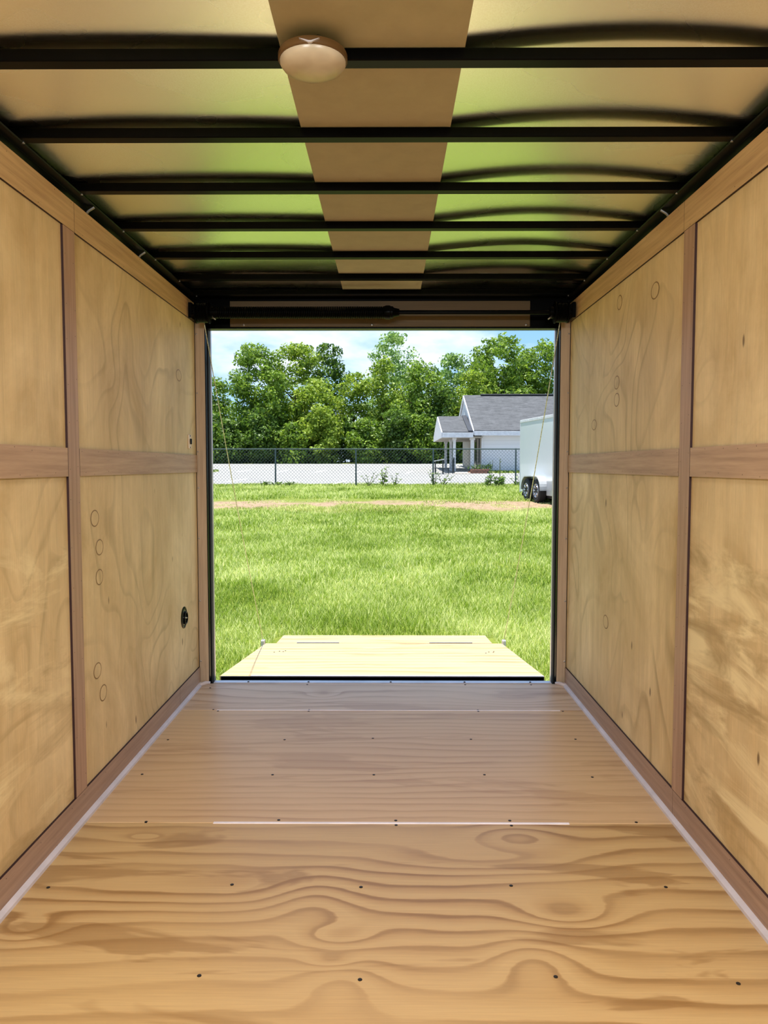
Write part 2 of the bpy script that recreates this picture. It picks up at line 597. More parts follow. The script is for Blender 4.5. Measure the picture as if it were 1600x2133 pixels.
# walls --------------------------------------------------------------
def wall(side):
    x = XL if side == 'left' else XR
    s = -1 if side == 'left' else 1     # outward
    b = MB().box((min(x + s * 0.008, x + s * 0.05), YF, -0.12), (max(x + s * 0.008, x + s * 0.05), YB + 0.09, 2.24)).build('wall_' + side, M['black_rough'])
    tag(b, 'plywood lined ' + side + ' wall of the trailer with lauan strips', 'wall', None, 'structure')
    panels = {'left': [(-1.2, 1.347, 'wall_a'), (1.351, 2.568, 'wall_b'), (2.572, 4.245, 'wall_a')],
              'right': [(-1.2, 1.347, 'wall_a'), (1.351, 2.568, 'wall_d'), (2.572, 4.245, 'wall_c')]}[side]
    for a, c, m in panels:
        p = MB().box((min(x, x + s * 0.008), a, 0.0), (max(x, x + s * 0.008), c, ZW)).build('plywood_panel', M[m], b)
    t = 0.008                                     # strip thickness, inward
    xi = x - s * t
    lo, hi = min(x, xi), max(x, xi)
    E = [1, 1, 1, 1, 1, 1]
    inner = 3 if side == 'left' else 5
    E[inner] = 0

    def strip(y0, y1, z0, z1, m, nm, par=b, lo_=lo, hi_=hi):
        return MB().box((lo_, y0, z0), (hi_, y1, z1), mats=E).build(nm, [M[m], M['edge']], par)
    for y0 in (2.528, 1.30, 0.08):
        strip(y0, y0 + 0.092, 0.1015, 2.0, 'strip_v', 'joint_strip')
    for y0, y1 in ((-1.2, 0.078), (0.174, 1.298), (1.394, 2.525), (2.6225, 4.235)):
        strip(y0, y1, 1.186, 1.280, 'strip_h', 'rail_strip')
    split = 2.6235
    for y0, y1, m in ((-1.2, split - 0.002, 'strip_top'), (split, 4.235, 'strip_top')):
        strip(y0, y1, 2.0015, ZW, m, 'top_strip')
    # baseboard is part of the setting
    bb = empty('baseboard_' + side, (x, 2, 0), 'pinkish brown wooden baseboard along the ' + side + ' wall', 'baseboard', None, 'structure')
    cut = 3.82 if side == 'left' else 2.61
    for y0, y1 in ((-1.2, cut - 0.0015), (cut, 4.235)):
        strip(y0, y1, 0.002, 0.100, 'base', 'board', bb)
    # little nails, too small to pick apart
    nl = MB()

    def nail(y, z):
        ring = [(0.0017 * math.cos(a), 0.0017 * math.sin(a)) for a in (0, 1.26, 2.51, 3.77, 5.03)]
        nl.add([(xi - s * 0.0001, y + a, z + b_) for a, b_ in ring] + [(xi - s * 0.0008, y, z)], [(0, 1, 5), (1, 2, 5), (2, 3, 5), (3, 4, 5), (4, 0, 5)])
    for k in range(14):
        for dy in (0.014, 0.080):
            nail(2.528 + dy + random.uniform(-.004, .004), 0.18 + k * 0.132 + random.uniform(-.03, .03))
    for k in range(22):
        nail(1.95 + k * 0.105 + random.uniform(-.02, .02), random.choice((0.015, 0.085)) + random.uniform(-.004, .004))
        nail(1.95 + k * 0.105 + random.uniform(-.02, .02), random.choice((2.012, 2.088)) + random.uniform(-.004, .004))
    for (ya, yb_) in ((1.45, 2.5), (2.65, 4.2)):
        y = ya
        while y < yb_:
            for z in (1.196, 1.270):
                nail(y + random.uniform(-.025, .025), z + random.uniform(-.005, .005))
            y += 0.12
    n = nl.build('strip_nails', M['screw'], b)
    n['kind'] = 'stuff'
    # round knot plugs let into the far panel
    plugs = {'left': [(2.763, 1.032, .040, .031), (2.803, 0.923, .038, .030), (2.796, 0.814, .036, .030), (2.758, 0.476, .038, .030), (2.809, 0.379, .036, .031), (3.914, 1.678, .05, .030)],
             'right': [(3.358, 1.922, .036, .032), (2.914, 1.873, .045, .032), (3.379, 1.583, .04, .03), (3.374, 1.508, .04, .03), (3.736, 1.419, .045, .026), (3.484, 0.510, .042, .032)]}[side]
    for (y, z, ry, rz) in plugs:
        N_ = 22
        o = MB()
        vs = []
        for r, h in ((1.0, 0.0006), (0.86, 0.0009), (0.0, 0.0009)):
            for j in range(N_):
                an = 2 * math.pi * j / N_
                vs.append((x - s * h, y + ry * r * math.cos(an), z + rz * r * math.sin(an)))
        f1 = [(j, (j + 1) % N_, N_ + (j + 1) % N_, N_ + j) for j in range(N_)]
        o.add(vs[:2 * N_], f1, 1)
        o.add(vs[N_:2 * N_], [tuple(range(N_))], 0)
        o.build('knot_plug', [M['wall_a' if side == 'left' else 'wall_c'], M['plug_ring']], b)
    return b


wall('left')
wall('right')

# rear corner posts with wooden trim ------------------------------------
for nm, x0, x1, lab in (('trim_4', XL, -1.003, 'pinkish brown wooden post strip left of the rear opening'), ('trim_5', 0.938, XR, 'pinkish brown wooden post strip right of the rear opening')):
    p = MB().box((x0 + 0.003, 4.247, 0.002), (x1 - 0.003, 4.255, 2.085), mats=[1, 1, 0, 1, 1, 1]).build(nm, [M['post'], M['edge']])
    tag(p, lab, 'trim', None, 'structure')
    MB().box((x0, 4.256, -0.12), (x1, 4.33, 2.20)).build('steel_post', M['black'], p)
    gx = x1 if x0 < 0 else x0
    gs = 1 if x0 < 0 else -1
    MB().bbox((min(gx, gx + gs * 0.006), 4.30, -0.03), (max(gx, gx + gs * 0.006), 4.34, 1.975), 0.001).build('door_seal', M['black_rough'], p)
    MB().bbox((min(gx + gs * .002, gx + gs * 0.008), 4.345, -0.03), (max(gx + gs * .002, gx + gs * 0.008), 4.37, 1.98), 0.001).build('outer_edging', M['silver'], p)
    xs = x0 + 0.010 if x0 < 0 else x1 - 0.010
    for z in (0.13, 0.47, 0.82, 1.10, 1.30, 1.62, 1.94):
        MB().lathe([(0.0045, 0.0), (0.0045, -0.002), (0.002, -0.003)], (xs, 4.247, z), 'Y', 8).build('screw', M['steel'], p)
    # rounded caulk dab at the foot
    MB().tube([(xs, 4.20, 0.006), ((x1 if x0 < 0 else x0) - gs * 0.02, 4.238, 0.008), ((x1 if x0 < 0 else x0) + gs * .004, 4.246, 0.006)], [0.010, 0.012, 0.008], 8).build('sealant_bead', M['caulk'], p, smooth='all')

# header over the door ---------------------------------------------------
hd = MB().box((XL, 4.262, 1.972), (XR, 4.33, 2.24)).build('trim_6', M['black'])
tag(hd, 'black steel header above the rear opening with a tan board', 'trim', None, 'structure')
t = NT('tan_header_board')
M['header_board'] = t.done(t.bsdf(t.ramp(t.noise(t.mapped(t.coord(), (3, 60, 60)), 1.0, 3, 0.5), (0.3, srgb(84, 66, 36)), (0.7, srgb(94, 75, 43))), 0.6))
MB().bbox((-0.865, 4.250, 1.981), (0.772, 4.2625, 2.118), 0.001).build('backing_board', M['header_board'], hd)
for x in (-0.79, -0.09, 0.75):
    MB().lathe([(0.007, 0.0), (0.007, -0.002), (0.003, -0.004)], (x, 4.250, 1.989), 'Y', 10).build('screw', M['steel'], hd)

# ceiling ---------------------------------------------------------------
roof = MB().box((XL - 0.06, YF, 2.215), (XR + 0.06, 4.40, 2.25)).build('ceiling', M['black_rough'])
tag(roof, 'shiny metal trailer ceiling crossed by thin black roof bows', 'ceiling', None, 'structure')


def ceil_sheet(x0, x1, y0, y1, bow, seed):
    nx, ny = 26, 64
    o = MB()
    vs = []
    for j in range(ny + 1):
        for i in range(nx + 1):
            u, v = i / nx, j / ny
            x = x0 + (x1 - x0) * u
            y = y0 + (y1 - y0) * v
            ph = ((y - 1.805) / 0.406) % 1.0
            z = ZC + bow * math.sin(math.pi * min(1, max(0, u))) ** 1.0
            z += 0.0012 * math.sin(3.1 * x + seed) * math.sin(2.3 * y + seed * 2) + 0.0016 * math.sin(2 * math.pi * ph) * math.sin(math.pi * u) * (0.5 + 0.5 * math.sin(seed + 1.7 * y))
            vs.append((x, y, z))
    fs = [(j * (nx + 1) + i, j * (nx + 1) + i + 1, (j + 1) * (nx + 1) + i + 1, (j + 1) * (nx + 1) + i) for j in range(ny) for i in range(nx)]
    o.add(vs, fs)
    ob = o.build('ceiling_sheet', M['ceil'], roof, smooth='all', fix=False)
    uv = ob.data.uv_layers.new(name='sheet')
    for lp in ob.data.loops:
        p = ob.data.vertices[lp.vertex_index].co
        uv.data[lp.index].uv = (p.x, p.y)
    return ob


ceil_sheet(XL - 0.004, -0.232, YF, 4.262, 0.004, 0.4)
ceil_sheet(0.162, XR + 0.004, YF, 4.262, 0.016, 2.2)
cs = MB().bbox((-0.243, YF, ZC - 0.0015), (0.172, 4.262, ZC + 0.004), 0.0005).build('centre_sheet', M['matte_strip'], roof)
cs['label'] = 'matte warm grey strip along the middle of the ceiling'
beam_y = [1.785, 2.190, 2.603, 3.010, 3.420, 3.812, 4.150]
for y in [-0.64, -0.24, 0.16, 0.566, 0.972, 1.378] + beam_y:
    # thin hat section: flat underside with down-turned lips
    prof = [(y, 2.157), (y, 2.133), (y + 0.003, 2.131), (y + 0.037, 2.131), (y + 0.040, 2.133), (y + 0.040, 2.157)]
    b = MB().prism(prof, XL + 0.002, XR - 0.002, 'X').build('roof_bow', M['black'], roof)
    for x in (XL + 0.030, XR - 0.030):
        MB().lathe([(0.0055, 2.1315), (0.0055, 2.1285), (0.003, 2.127)], (x, y + 0.030, 0), 'Z', 8).build('weld_bolt', M['steel'], b)
# black rails along the tops of the walls
for nm, x, s, lab in (('trim_7', XL, 1, 'black steel rail where the left wall meets the ceiling'), ('trim_8', XR, -1, 'black steel rail where the right wall meets the ceiling')):
    o = MB().prism([(x - s * 0.004, 2.1015), (x + s * 0.004, 2.1015), (x + s * 0.006, 2.122), (x + s * 0.030, 2.128), (x + s * 0.033, 2.1305), (x - s * 0.004, 2.1305)], YF, 4.26, 'Y').build(nm, M['black'])
    tag(o, lab, 'trim', None, 'structure')
    r = MB().prism([(x, 2.1315), (x + s * 0.012, 2.1315), (x + s * 0.004, 2.1575), (x, 2.1575)], YF, 4.26, 'Y').build('upper_angle', M['black'], o)

# small wire clips on the rails
for i, (x, y, lab) in enumerate(((XL, 2.735, 'small metal wire clip on the left ceiling rail, nearer one'), (XL, 3.30, 'small metal wire clip on the left ceiling rail, farther one'), (XR, 2.775, 'small metal wire clip on the right ceiling rail'))):
    s = 1 if x < 0 else -1
    o = MB().tube([(x + s * 0.006, y, 2.100), (x + s * 0.012, y + 0.004, 2.110), (x + s * 0.030, y + 0.010, 2.124)], 0.0045, 8).build('wire_clip', M['steel'], smooth=True)
    tag(o, lab, 'clip', 'wire clips on the ceiling rails')

# dome light ------------------------------------------------------------
dl = empty('dome_light', (-0.165, 1.775, 2.13), 'round beige dome lamp hanging under the nearest black roof bow', 'lamp')
t = NT('milky_lens')
M['lens'] = t.done(t.bsdf(t.ramp(t.noise(t.coord(), 18, 2, 0.5), (0.3, srgb(168, 152, 130)), (0.7, srgb(190, 176, 152))), 0.3, 0, 0.5))
M['lamp_base'] = plain('amber_plastic', srgb(84, 58, 28), 0.4)
cxl, cyl = -0.167, 1.755
MB().lathe([(0.050, 2.1305), (0.074, 2.1295), (0.0765, 2.124), (0.0765, 2.114), (0.074, 2.112)], (cxl, cyl, 0), 'Z', 40).build('base', M['lamp_base'], dl, smooth=True)
MB().lathe([(0.0725, 2.114), (0.072, 2.106), (0.066, 2.098), (0.052, 2.090), (0.030, 2.0855), (0.008, 2.0845)], (cxl, cyl, 0), 'Z', 40).build('lens', M['lens'], dl, smooth=True)
MB().prism([(cxl - 0.022, 2.121), (cxl - 0.002, 2.112), (cxl + 0.004, 2.112), (cxl + 0.022, 2.121), (cxl + 0.004, 2.116), (cxl - 0.002, 2.116)], cyl - 0.080, cyl - 0.072, 'Y').build('switch_rocker', M['silver'], dl)
MB().tube([(cxl + 0.010, cyl - 0.03, 2.131), (cxl + 0.02, cyl - 0.045, 2.142), (cxl + 0.012, cyl - 0.02, 2.156)], 0.003, 6).build('wire', M['black_rough'], dl, smooth='all')

# door spring --------------------------------------------------------------
SY, SZ = 4.105, 2.028
ds = empty('door_spring', (0, SY, SZ), 'black counterbalance spring and shaft above the rear opening', 'spring')
pts = []
turns, x0, x1 = 92, -0.895, -0.01
for k in range(turns * 10 + 1):
    a = 2 * math.pi * k / 10
    pts.append((x0 + (x1 - x0) * k / (turns * 10), SY + 0.0275 * math.cos(a), SZ + 0.0275 * math.sin(a)))
MB().tube(pts, 0.0046, 5).build('coil', M['black'], ds, smooth='all')
MB().lathe([(0.030, -0.035), (0.036, -0.02), (0.036, 0.0), (0.032, 0.004), (0.032, 0.014), (0.024, 0.022), (0.018, 0.05)], (0.008, SY, SZ), 'X', 20).build('winding_cone', M['black'], ds, smooth=True)
MB().lathe([(0.020, 0.0), (0.030, 0.004), (0.030, 0.03), (0.022, 0.035)], (-0.925, SY, SZ), 'X', 18).build('anchor_cone', M['black'], ds, smooth=True)
MB().lathe([(0.0115, -1.04), (0.0115, 0.965)], (0, SY, SZ), 'X', 14).build('shaft', M['black'], ds, smooth=True)
for xa, sg in ((-1.015, 1), (0.945, -1)):
    pr = [(0.030, -0.004), (0.056, 0.0), (0.056, 0.006)]
    for k in range(8):
        pr += [(0.050, 0.010 + k * 0.007), (0.053, 0.0135 + k * 0.007)]
    pr += [(0.058, 0.068), (0.058, 0.073), (0.032, 0.080), (0.032, 0.098), (0.014, 0.098)]
    pr = [(r, h * sg) for r, h in pr]
    MB().lathe(pr, (xa, SY, SZ), 'X', 28).build('cable_drum', M['black'], ds, smooth=True)
    MB().tube([(xa + sg * 0.09, SY - 0.02, SZ - 0.02), (xa + sg * 0.098, SY - 0.045, SZ - 0.035), (xa + sg * 0.115, SY - 0.05, SZ - 0.045)], 0.004, 6).build('set_bolt', M['steel'], ds, smooth='all')
MB().box((-1.05, SY - 0.02, SZ - 0.03), (-1.035, 4.26, SZ + 0.05)).build('bearing_plate', M['black'], ds)
MB().box((0.965, SY - 0.02, SZ - 0.03), (0.98, 4.26, SZ + 0.05)).build('bearing_plate', M['black'], ds)

# ramp door --------------------------------------------------------------------
rd = empty('ramp_door', (0, 4.42, -0.05), 'pale plywood ramp door lowered onto the grass beyond the threshold', 'ramp')


def slab(pts, th):
    """pts: four upper corners, thickness downwards"""
    o = MB()
    vs = [tuple(p) for p in pts] + [(p[0], p[1], p[2] - th) for p in pts]
    o.add(vs, [(0, 1, 2, 3), (7, 6, 5, 4), (0, 4, 5, 1), (1, 5, 6, 2), (2, 6, 7, 3), (3, 7, 4, 0)])
    return o


rz = lambda y: -0.004 - 0.117 * (y - 4.42)
slab([(-0.985, 4.425, rz(4.425)), (0.912, 4.425, rz(4.425)), (0.912, 6.10, rz(6.10)), (-0.985, 6.10, rz(6.10))], 0.035).build('ramp_panel', M['ramp_ply'], rd)
slab([(-0.90, 6.112, rz(6.11)), (0.835, 6.112, rz(6.11)), (0.852, 6.70, -0.268), (-0.922, 6.70, -0.268)], 0.02).build('flap', M['ramp_ply'], rd)
slab([(-0.80, 4.408, 0.0015), (0.905, 4.408, 0.0015), (0.905, 4.428, 0.0005), (-0.80, 4.428, 0.0005)], 0.005).build('metal_lip', M['silver'], rd)
MB().box((-0.975, 4.411, -0.16), (0.905, 4.4245, -0.0045)).build('gap_shade_plate', M['black'], rd)  # black plate standing in for the shade in the gap below the lip
MB().tube([(-0.99, 4.36, -0.055), (0.93, 4.36, -0.055)], 0.012, 10).build('hinge_rod', M['black'], rd, smooth=True)
for xa, xb in ((-0.735, -0.395), (0.33, 0.675)):
    h = MB().tube([(xa, 6.107, rz(6.107) + 0.004), (xb, 6.107, rz(6.107) + 0.004)], 0.006, 8).build('flap_hinge', M['steel'], rd, smooth=True)
for cx_, cy_ in ((-0.80, 5.55), (0.735, 5.52)):
    for k, (dx, dy) in enumerate(((-.03, -.03), (0.0, 0.03), (.03, .01), (.04, .06))):
        MB().lathe([(0.006, 0.0), (0.004, 0.003)], (cx_ + dx, cy_ + dy, rz(cy_ + dy)), 'Z', 8).build('bolt', M['screw'], rd)
for x in (-1.0, 0.922):
    MB().bbox((x - 0.014, 6.04, rz(6.05) - 0.03), (x + 0.014, 6.09, rz(6.05) + 0.03), 0.003).build('cable_bracket', M['silver'], rd)
# rear sill of the trailer below the threshold
sl_ = MB().box((XL - 0.03, 4.264, -0.16), (XR + 0.03, 4.345, -0.032)).build('trim_9', M['black'])
tag(sl_, 'black steel rear sill under the threshold', 'trim', None, 'structure')
# lift cables
t = NT('galvanised_cable')
M['cable'] = t.done(t.bsdf(t.ramp(t.noise(t.mapped(t.coord(), (1, 1, 160)), 1, 1, 0.5), (0.4, srgb(176, 172, 140)), (0.6, srgb(214, 210, 180))), 0.4, 0.3))
for xa, xb, lab in ((-1.004, -1.0, 'thin lift cable running down from the left drum to the ramp'), (0.936, 0.922, 'thin lift cable running down from the right drum to the ramp')):
    A_, B_ = Vector((xa + 0.01, SY + 0.045, SZ - 0.03)), Vector((xb, 6.065, rz(6.065) + 0.03))
    A_.x = -0.985 if xa < 0 else 0.915
    pts = [A_.lerp(B_, k / 14) - Vector((0, 0, 0.05 * math.sin(math.pi * k / 14))) for k in range(15)]
    tag(MB().tube(pts, 0.0028, 6).build('lift_cable', M['cable'], smooth='all'), lab, 'cable', 'ramp lift cables')

# left-wall fittings -----------------------------------------------------------
tr_ = empty('tie_ring', (XL, 3.942, 0.437), 'black recessed tie-down ring low on the left wall near the opening', 'ring')
yc, zc = 3.942, 0.437
M['pan'] = plain('grey_pan', srgb(120, 112, 98), 0.4, 0.6)
MB().lathe([(0.056, 0.0), (0.056, 0.003), (0.047, 0.005), (0.045, 0.003)], (XL, yc, zc), 'X', 28).build('flange', M['black'], tr_, smooth=True)
MB().lathe([(0.046, 0.002), (0.036, 0.0035), (0.034, 0.0015)], (XL, yc, zc), 'X', 24).build('pan', M['pan'], tr_, smooth=True)
MB().lathe([(0.034, 0.002), (0.030, 0.004), (0.0, 0.0045)], (XL, yc, zc), 'X', 24).build('recess', M['black_rough'], tr_)
MB().tube([(XL + 0.010, yc + 0.030 * math.sin(2 * math.pi * k / 24), zc - 0.002 + 0.030 * math.cos(2 * math.pi * k / 24)) for k in range(24)], 0.005, 8, closed=True).build('ring', M['black'], tr_, smooth='all')
MB().tube([(XL + 0.009, yc - 0.032, zc + 0.006), (XL + 0.009, yc + 0.032, zc - 0.008)], 0.004, 8).build('cross_bar', M['steel'], tr_, smooth=True)
for dz in (0.050, -0.050):
    MB().lathe([(0.005, 0.0), (0.004, 0.006)], (XL, yc, zc + dz), 'X', 8).build('bolt', M['black'], tr_)
sw = empty('latch_plate', (XL, 4.095, 1.35), 'small white rounded plate with a dark catch beside the left rear post', 'plate')
M['white_plastic'] = plain('white_plastic', srgb(225, 205, 180), 0.4)
MB().bbox((XL, 4.072, 1.312), (XL + 0.007, 4.122, 1.388), 0.004).build('plate', [M['white_plastic']], sw)
MB().bbox((XL + 0.0071, 4.088, 1.336), (XL + 0.016, 4.104, 1.366), 0.003).build('catch', M['black_rough'], sw)
for dz in (-.030, .030):
    MB().lathe([(0.004, 0.0), (0.003, 0.002)], (XL + 0.007, 4.096, 1.35 + dz), 'X', 8).build('screw', M['screw'], sw)

# ------------------------------------------------------------------ grounds
GA, GB = -0.517, 0.0329
zg = lambda y: GA + GB * y


def ground_mat():
    t = NT('lawn_soil')
    P = t.coord('Object')
    x, y, z = t.sep(P)
    n = t.noise(P, 0.9, 5, 0.6)
    n2 = t.noise(P, 9.0, 4, 0.65)
    g = t.ramp(n2, (0.3, srgb(84, 96, 36)), (0.7, srgb(120, 130, 54)))
    d = t.ramp(n2, (0.25, srgb(104, 84, 66)), (0.75, srgb(166, 144, 118)))
    # bare strip crossing the lawn
    yy = t.math('ADD', y, t.math('MULTIPLY', t.math('SUBTRACT', t.noise(t.mapped(P, (0.45, 0.5, 1)), 1, 4, 0.6), 0.5), 5.0))
    dist = t.math('ABSOLUTE', t.math('SUBTRACT', yy, 20.6))
    m1 = t.ramp(t.math('DIVIDE', dist, 4.0), (0.30, 1.0), (0.48, 0.0))
    return t.done(t.bsdf(t.mix(m1, g, d), 0.95, 0, 0.1))


def grid_plane(name, x0, x1, y0, y1, nx, ny, zf, mat):
    o = MB()
    vs = [(x0 + (x1 - x0) * i / nx, y0 + (y1 - y0) * j / ny, zf(x0 + (x1 - x0) * i / nx, y0 + (y1 - y0) * j / ny)) for j in range(ny + 1) for i in range(nx + 1)]
    fs = [(j * (nx + 1) + i, j * (nx + 1) + i + 1, (j + 1) * (nx + 1) + i + 1, (j + 1) * (nx + 1) + i) for j in range(ny) for i in range(nx)]
    o.add(vs, fs)
    return o.build(name, mat, fix=False)


M['ground'] = ground_mat()
gr = grid_plane('ground', -60, 70, -30, 140, 26, 40, lambda x, y: zg(y) if y < 64 else zg(64), M['ground'])
tag(gr, 'grassy field with a bare tan dirt strip behind the trailer', 'ground', None, 'structure')


def grass_mat(name, c1, c2, c3):
    t = NT(name)
    at = t.node('ShaderNodeAttribute', attribute_name='tint')
    P = t.coord('Object')
    n = t.noise(P, 0.8, 4, 0.6)
    c = t.ramp(t.math('MULTIPLY_ADD', n, 0.7, t.math('MULTIPLY', at.outputs['Fac'], 0.5)), (0.30, c1), (0.58, c2), (0.80, c3))
    d = t.bsdf(c, 0.55, 0, 0.35)
    tr = t.node('ShaderNodeBsdfTranslucent')
    t.put(tr.inputs[0], c)
    mxs = t.node('ShaderNodeMixShader')
    mxs.inputs[0].default_value = 0.40
    t.put(mxs.inputs[1], d)
    t.put(mxs.inputs[2], tr.outputs[0])
    return t.done(mxs.outputs[0])


M['grass'] = grass_mat('grass_blades', srgb(84, 112, 20), srgb(154, 180, 54), srgb(232, 234, 158))


def vnoise(x, y, s, seed):
    """cheap smooth value noise"""
    r = np.random.default_rng(seed)
    T = r.random((64, 64))
    u, v = x * s, y * s
    i, j = np.floor(u).astype(int), np.floor(v).astype(int)
    fu, fv = u - i, v - j
    fu, fv = fu * fu * (3 - 2 * fu), fv * fv * (3 - 2 * fv)
    g = lambda a, b: T[a % 64, b % 64]
    return (g(i, j) * (1 - fu) + g(i + 1, j) * fu) * (1 - fv) + (g(i, j + 1) * (1 - fu) + g(i + 1, j + 1) * fu) * fv


def dirt_mask(x, y):
    n = vnoise(x, y, 0.35, 5) * 0.5 + vnoise(x, y, 1.3, 6) * 0.3 + vnoise(x, y, 3.1, 7) * 0.2
    d = np.abs(y + (n - 0.5) * 5.0 - 20.6)
    return np.clip((1.9 - d) / 0.7, 0, 1)


def blades(bands):
    VV, TT = [], []
    for (y0, y1, dens, h0, h1, wid) in bands:
        xl = lambda y: -0.27 * y - 1.6
        xr = lambda y: 0.26 * y + 1.6
        n = int(dens * (y1 - y0) * (xr(y1) - xl(y1)))
        y = rng.uniform(y0, y1, n)
        x = rng.uniform(xl(y1), xr(y1), n)
        keep = (x > xl(y)) & (x < xr(y))
        keep &= ~((x > -1.0) & (x < 0.93) & (y < 6.74))
        keep &= ~((y < 4.50) & (x > -1.13) & (x < 1.06))
        dm = dirt_mask(x, y)
        keep &= rng.random(n) > dm * (0.97 - 0.55 * (vnoise(x, y, 1.6, 9) > 0.6))
        bare = (((x - 0.55) / 0.5) ** 2 + ((y - 10.35) / 0.35) ** 2 < 1) | (((x - 1.45) / 0.6) ** 2 + ((y - 10.6) / 0.3) ** 2 < 1)
        keep &= ~(bare & (rng.random(n) < 0.55))
        x, y, dm = x[keep], y[keep], dm[keep]
        n = len(x)
        cl = vnoise(x, y, 1.1, 21)
        h = rng.uniform(h0, h1, n) * (0.65 + 0.7 * cl) * (1 - 0.6 * dm)
        a = rng.uniform(0, 2 * np.pi, n)
        wx, wy = np.cos(a) * wid * 0.5, np.sin(a) * wid * 0.5
        la = rng.uniform(0, 2 * np.pi, n)
        lean = rng.uniform(0.15, 0.75, n) * h
        lx, ly = np.cos(la) * lean, np.sin(la) * lean
        z = zg(y) - 0.01
        A = np.stack([x - wx, y - wy, z], 1)
        B = np.stack([x + wx, y + wy, z], 1)
        m = 0.55
        Cc = np.stack([x + wx * .8 + lx * .35, y + wy * .8 + ly * .35, z + h * m], 1)
        D = np.stack([x - wx * .8 + lx * .35, y - wy * .8 + ly * .35, z + h * m], 1)
        T = np.stack([x + lx, y + ly, z + h], 1)
        T2 = np.stack([x + lx + wx * .15, y + ly + wy * .15, z + h * 0.99], 1)
        VV.append(np.stack([A, B, Cc, D], 1).reshape(-1, 3))
        VV.append(np.stack([D, Cc, T2, T], 1).reshape(-1, 3))
        tint = np.clip(0.95 * rng.random(n) + 0.40 * vnoise(x, y, 0.6, 33) + 0.25 * dm - 0.15, 0, 1.2)
        TT += [tint, tint]
    V = np.concatenate(VV)
    return V, np.concatenate(TT)


V, T = blades([(4.3, 9, 3600, 0.035, 0.10, 0.0055), (9, 14, 1700, 0.04, 0.10, 0.0085), (14, 21, 800, 0.045, 0.11, 0.013), (21, 30.3, 420, 0.06, 0.13, 0.018)])
g = quads_mesh('grass', V, len(T), M['grass'], None, (0, 0, 0), T)
tag(g, 'bright green mown grass of the field behind the ramp', 'grass', None, 'stuff')

# parking lot ---------------------------------------------------------------------
t = NT('pale_asphalt')
P = t.coord()
M['asphalt'] = t.done(t.bsdf(t.mix(0.5, t.ramp(t.noise(P, 14, 4, 0.7), (0.3, srgb(130, 129, 127)), (0.7, srgb(150, 149, 146))), t.ramp(t.noise(t.mapped(P, (.25, .9, 1)), 1, 3, 0.5), (0.3, srgb(132, 131, 129)), (0.7, srgb(153, 152, 149)))), 0.9, 0, 0.2))
lot_z = lambda x, y: zg(y) + 0.02
lot = grid_plane('parking_lot', -45, 60, 30.3, 57.5, 12, 8, lot_z, M['asphalt'])
tag(lot, 'pale grey asphalt parking lot beyond the chain-link fence', 'parking lot', None, 'structure')
M['paint'] = plain('white_road_paint', srgb(236, 236, 236), 0.8)


def lot_pt(px, py):
    d = fw + rt * ((px - CX) / F_PX) - up * ((py - CY) / F_PX)
    # plane z = GA + 0.026 + GB*y
    k = (GA + 0.028 - CAM.z + GB * CAM.y) / (d.z - GB * d.y)
    return CAM + d * k


for (xa, ya, xb, yb) in ((470, 1004, 515, 997), (579, 1008, 617, 1000), (692, 1009, 722, 1001), (492, 983, 523, 979), (577, 984, 600, 979), (656, 984, 678, 979.5), (740, 984, 752, 981), (845, 986, 858, 982), (921, 1011, 934, 1002)):
    A_, B_ = lot_pt(xa, ya), lot_pt(xb, yb)
    d = (B_ - A_).normalized()
    sd = Vector((d.y, -d.x, 0)) * 0.06
    q = [A_ - sd, A_ + sd, B_ + sd, B_ - sd]
    o = MB()
    o.add(q + [p - Vector((0, 0, 0.012)) for p in q], [(0, 1, 2, 3), (7, 6, 5, 4), (0, 4, 5, 1), (1, 5, 6, 2), (2, 6, 7, 3), (3, 7, 4, 0)])
    o.build('parking_line', M['paint'], lot)

# fence ---------------------------------------------------------------------
FY = 29.4
fe = empty('chain_link_fence', (-3, FY, zg(FY)), 'dark chain-link fence between the field and the parking lot', 'fence')
M['fence_metal'] = plain('dark_green_vinyl', srgb(58, 74, 74), 0.5, 0.2)
zf0, zf1 = zg(FY) + 0.02, zg(FY) + 1.42
posts = [-10.47, -7.39, -4.31, -1.235, 1.71, 4.86, 7.9, 11.0]
for x in posts:
    MB().lathe([(0.03, zg(FY) - 0.05), (0.03, zf1 + 0.01), (0.012, zf1 + 0.035)], (x, FY, 0), 'Z', 10).build('post', M['fence_metal'], fe, smooth=True)
MB().tube([(posts[0], FY, zf1), (posts[-1], FY, zf1)], 0.021, 8).build('top_rail', M['fence_metal'], fe, smooth=True)
o = MB()
pitch_, cell = 0.125, 0.0625
VVf, Ff = [], []
x = posts[0]
k = 0
hh = zf1 - zf0 - 0.02
nseg = int(hh / cell)
while x < posts[-1]:
    pts = []
    for j in range(nseg + 1):
        pts.append((x + (cell if (j + k) % 2 else 0.0), FY + 0.006 * (1 if j % 2 else -1) - 0.028, zf0 + 0.02 + j * hh / nseg))
    o.tube(pts, 0.0060, 3, cap=False)
    x += cell
    k += 1
ml = o.build('chain_link_mesh', M['fence_metal'], fe, fix=False)
ml['kind'] = 'stuff'

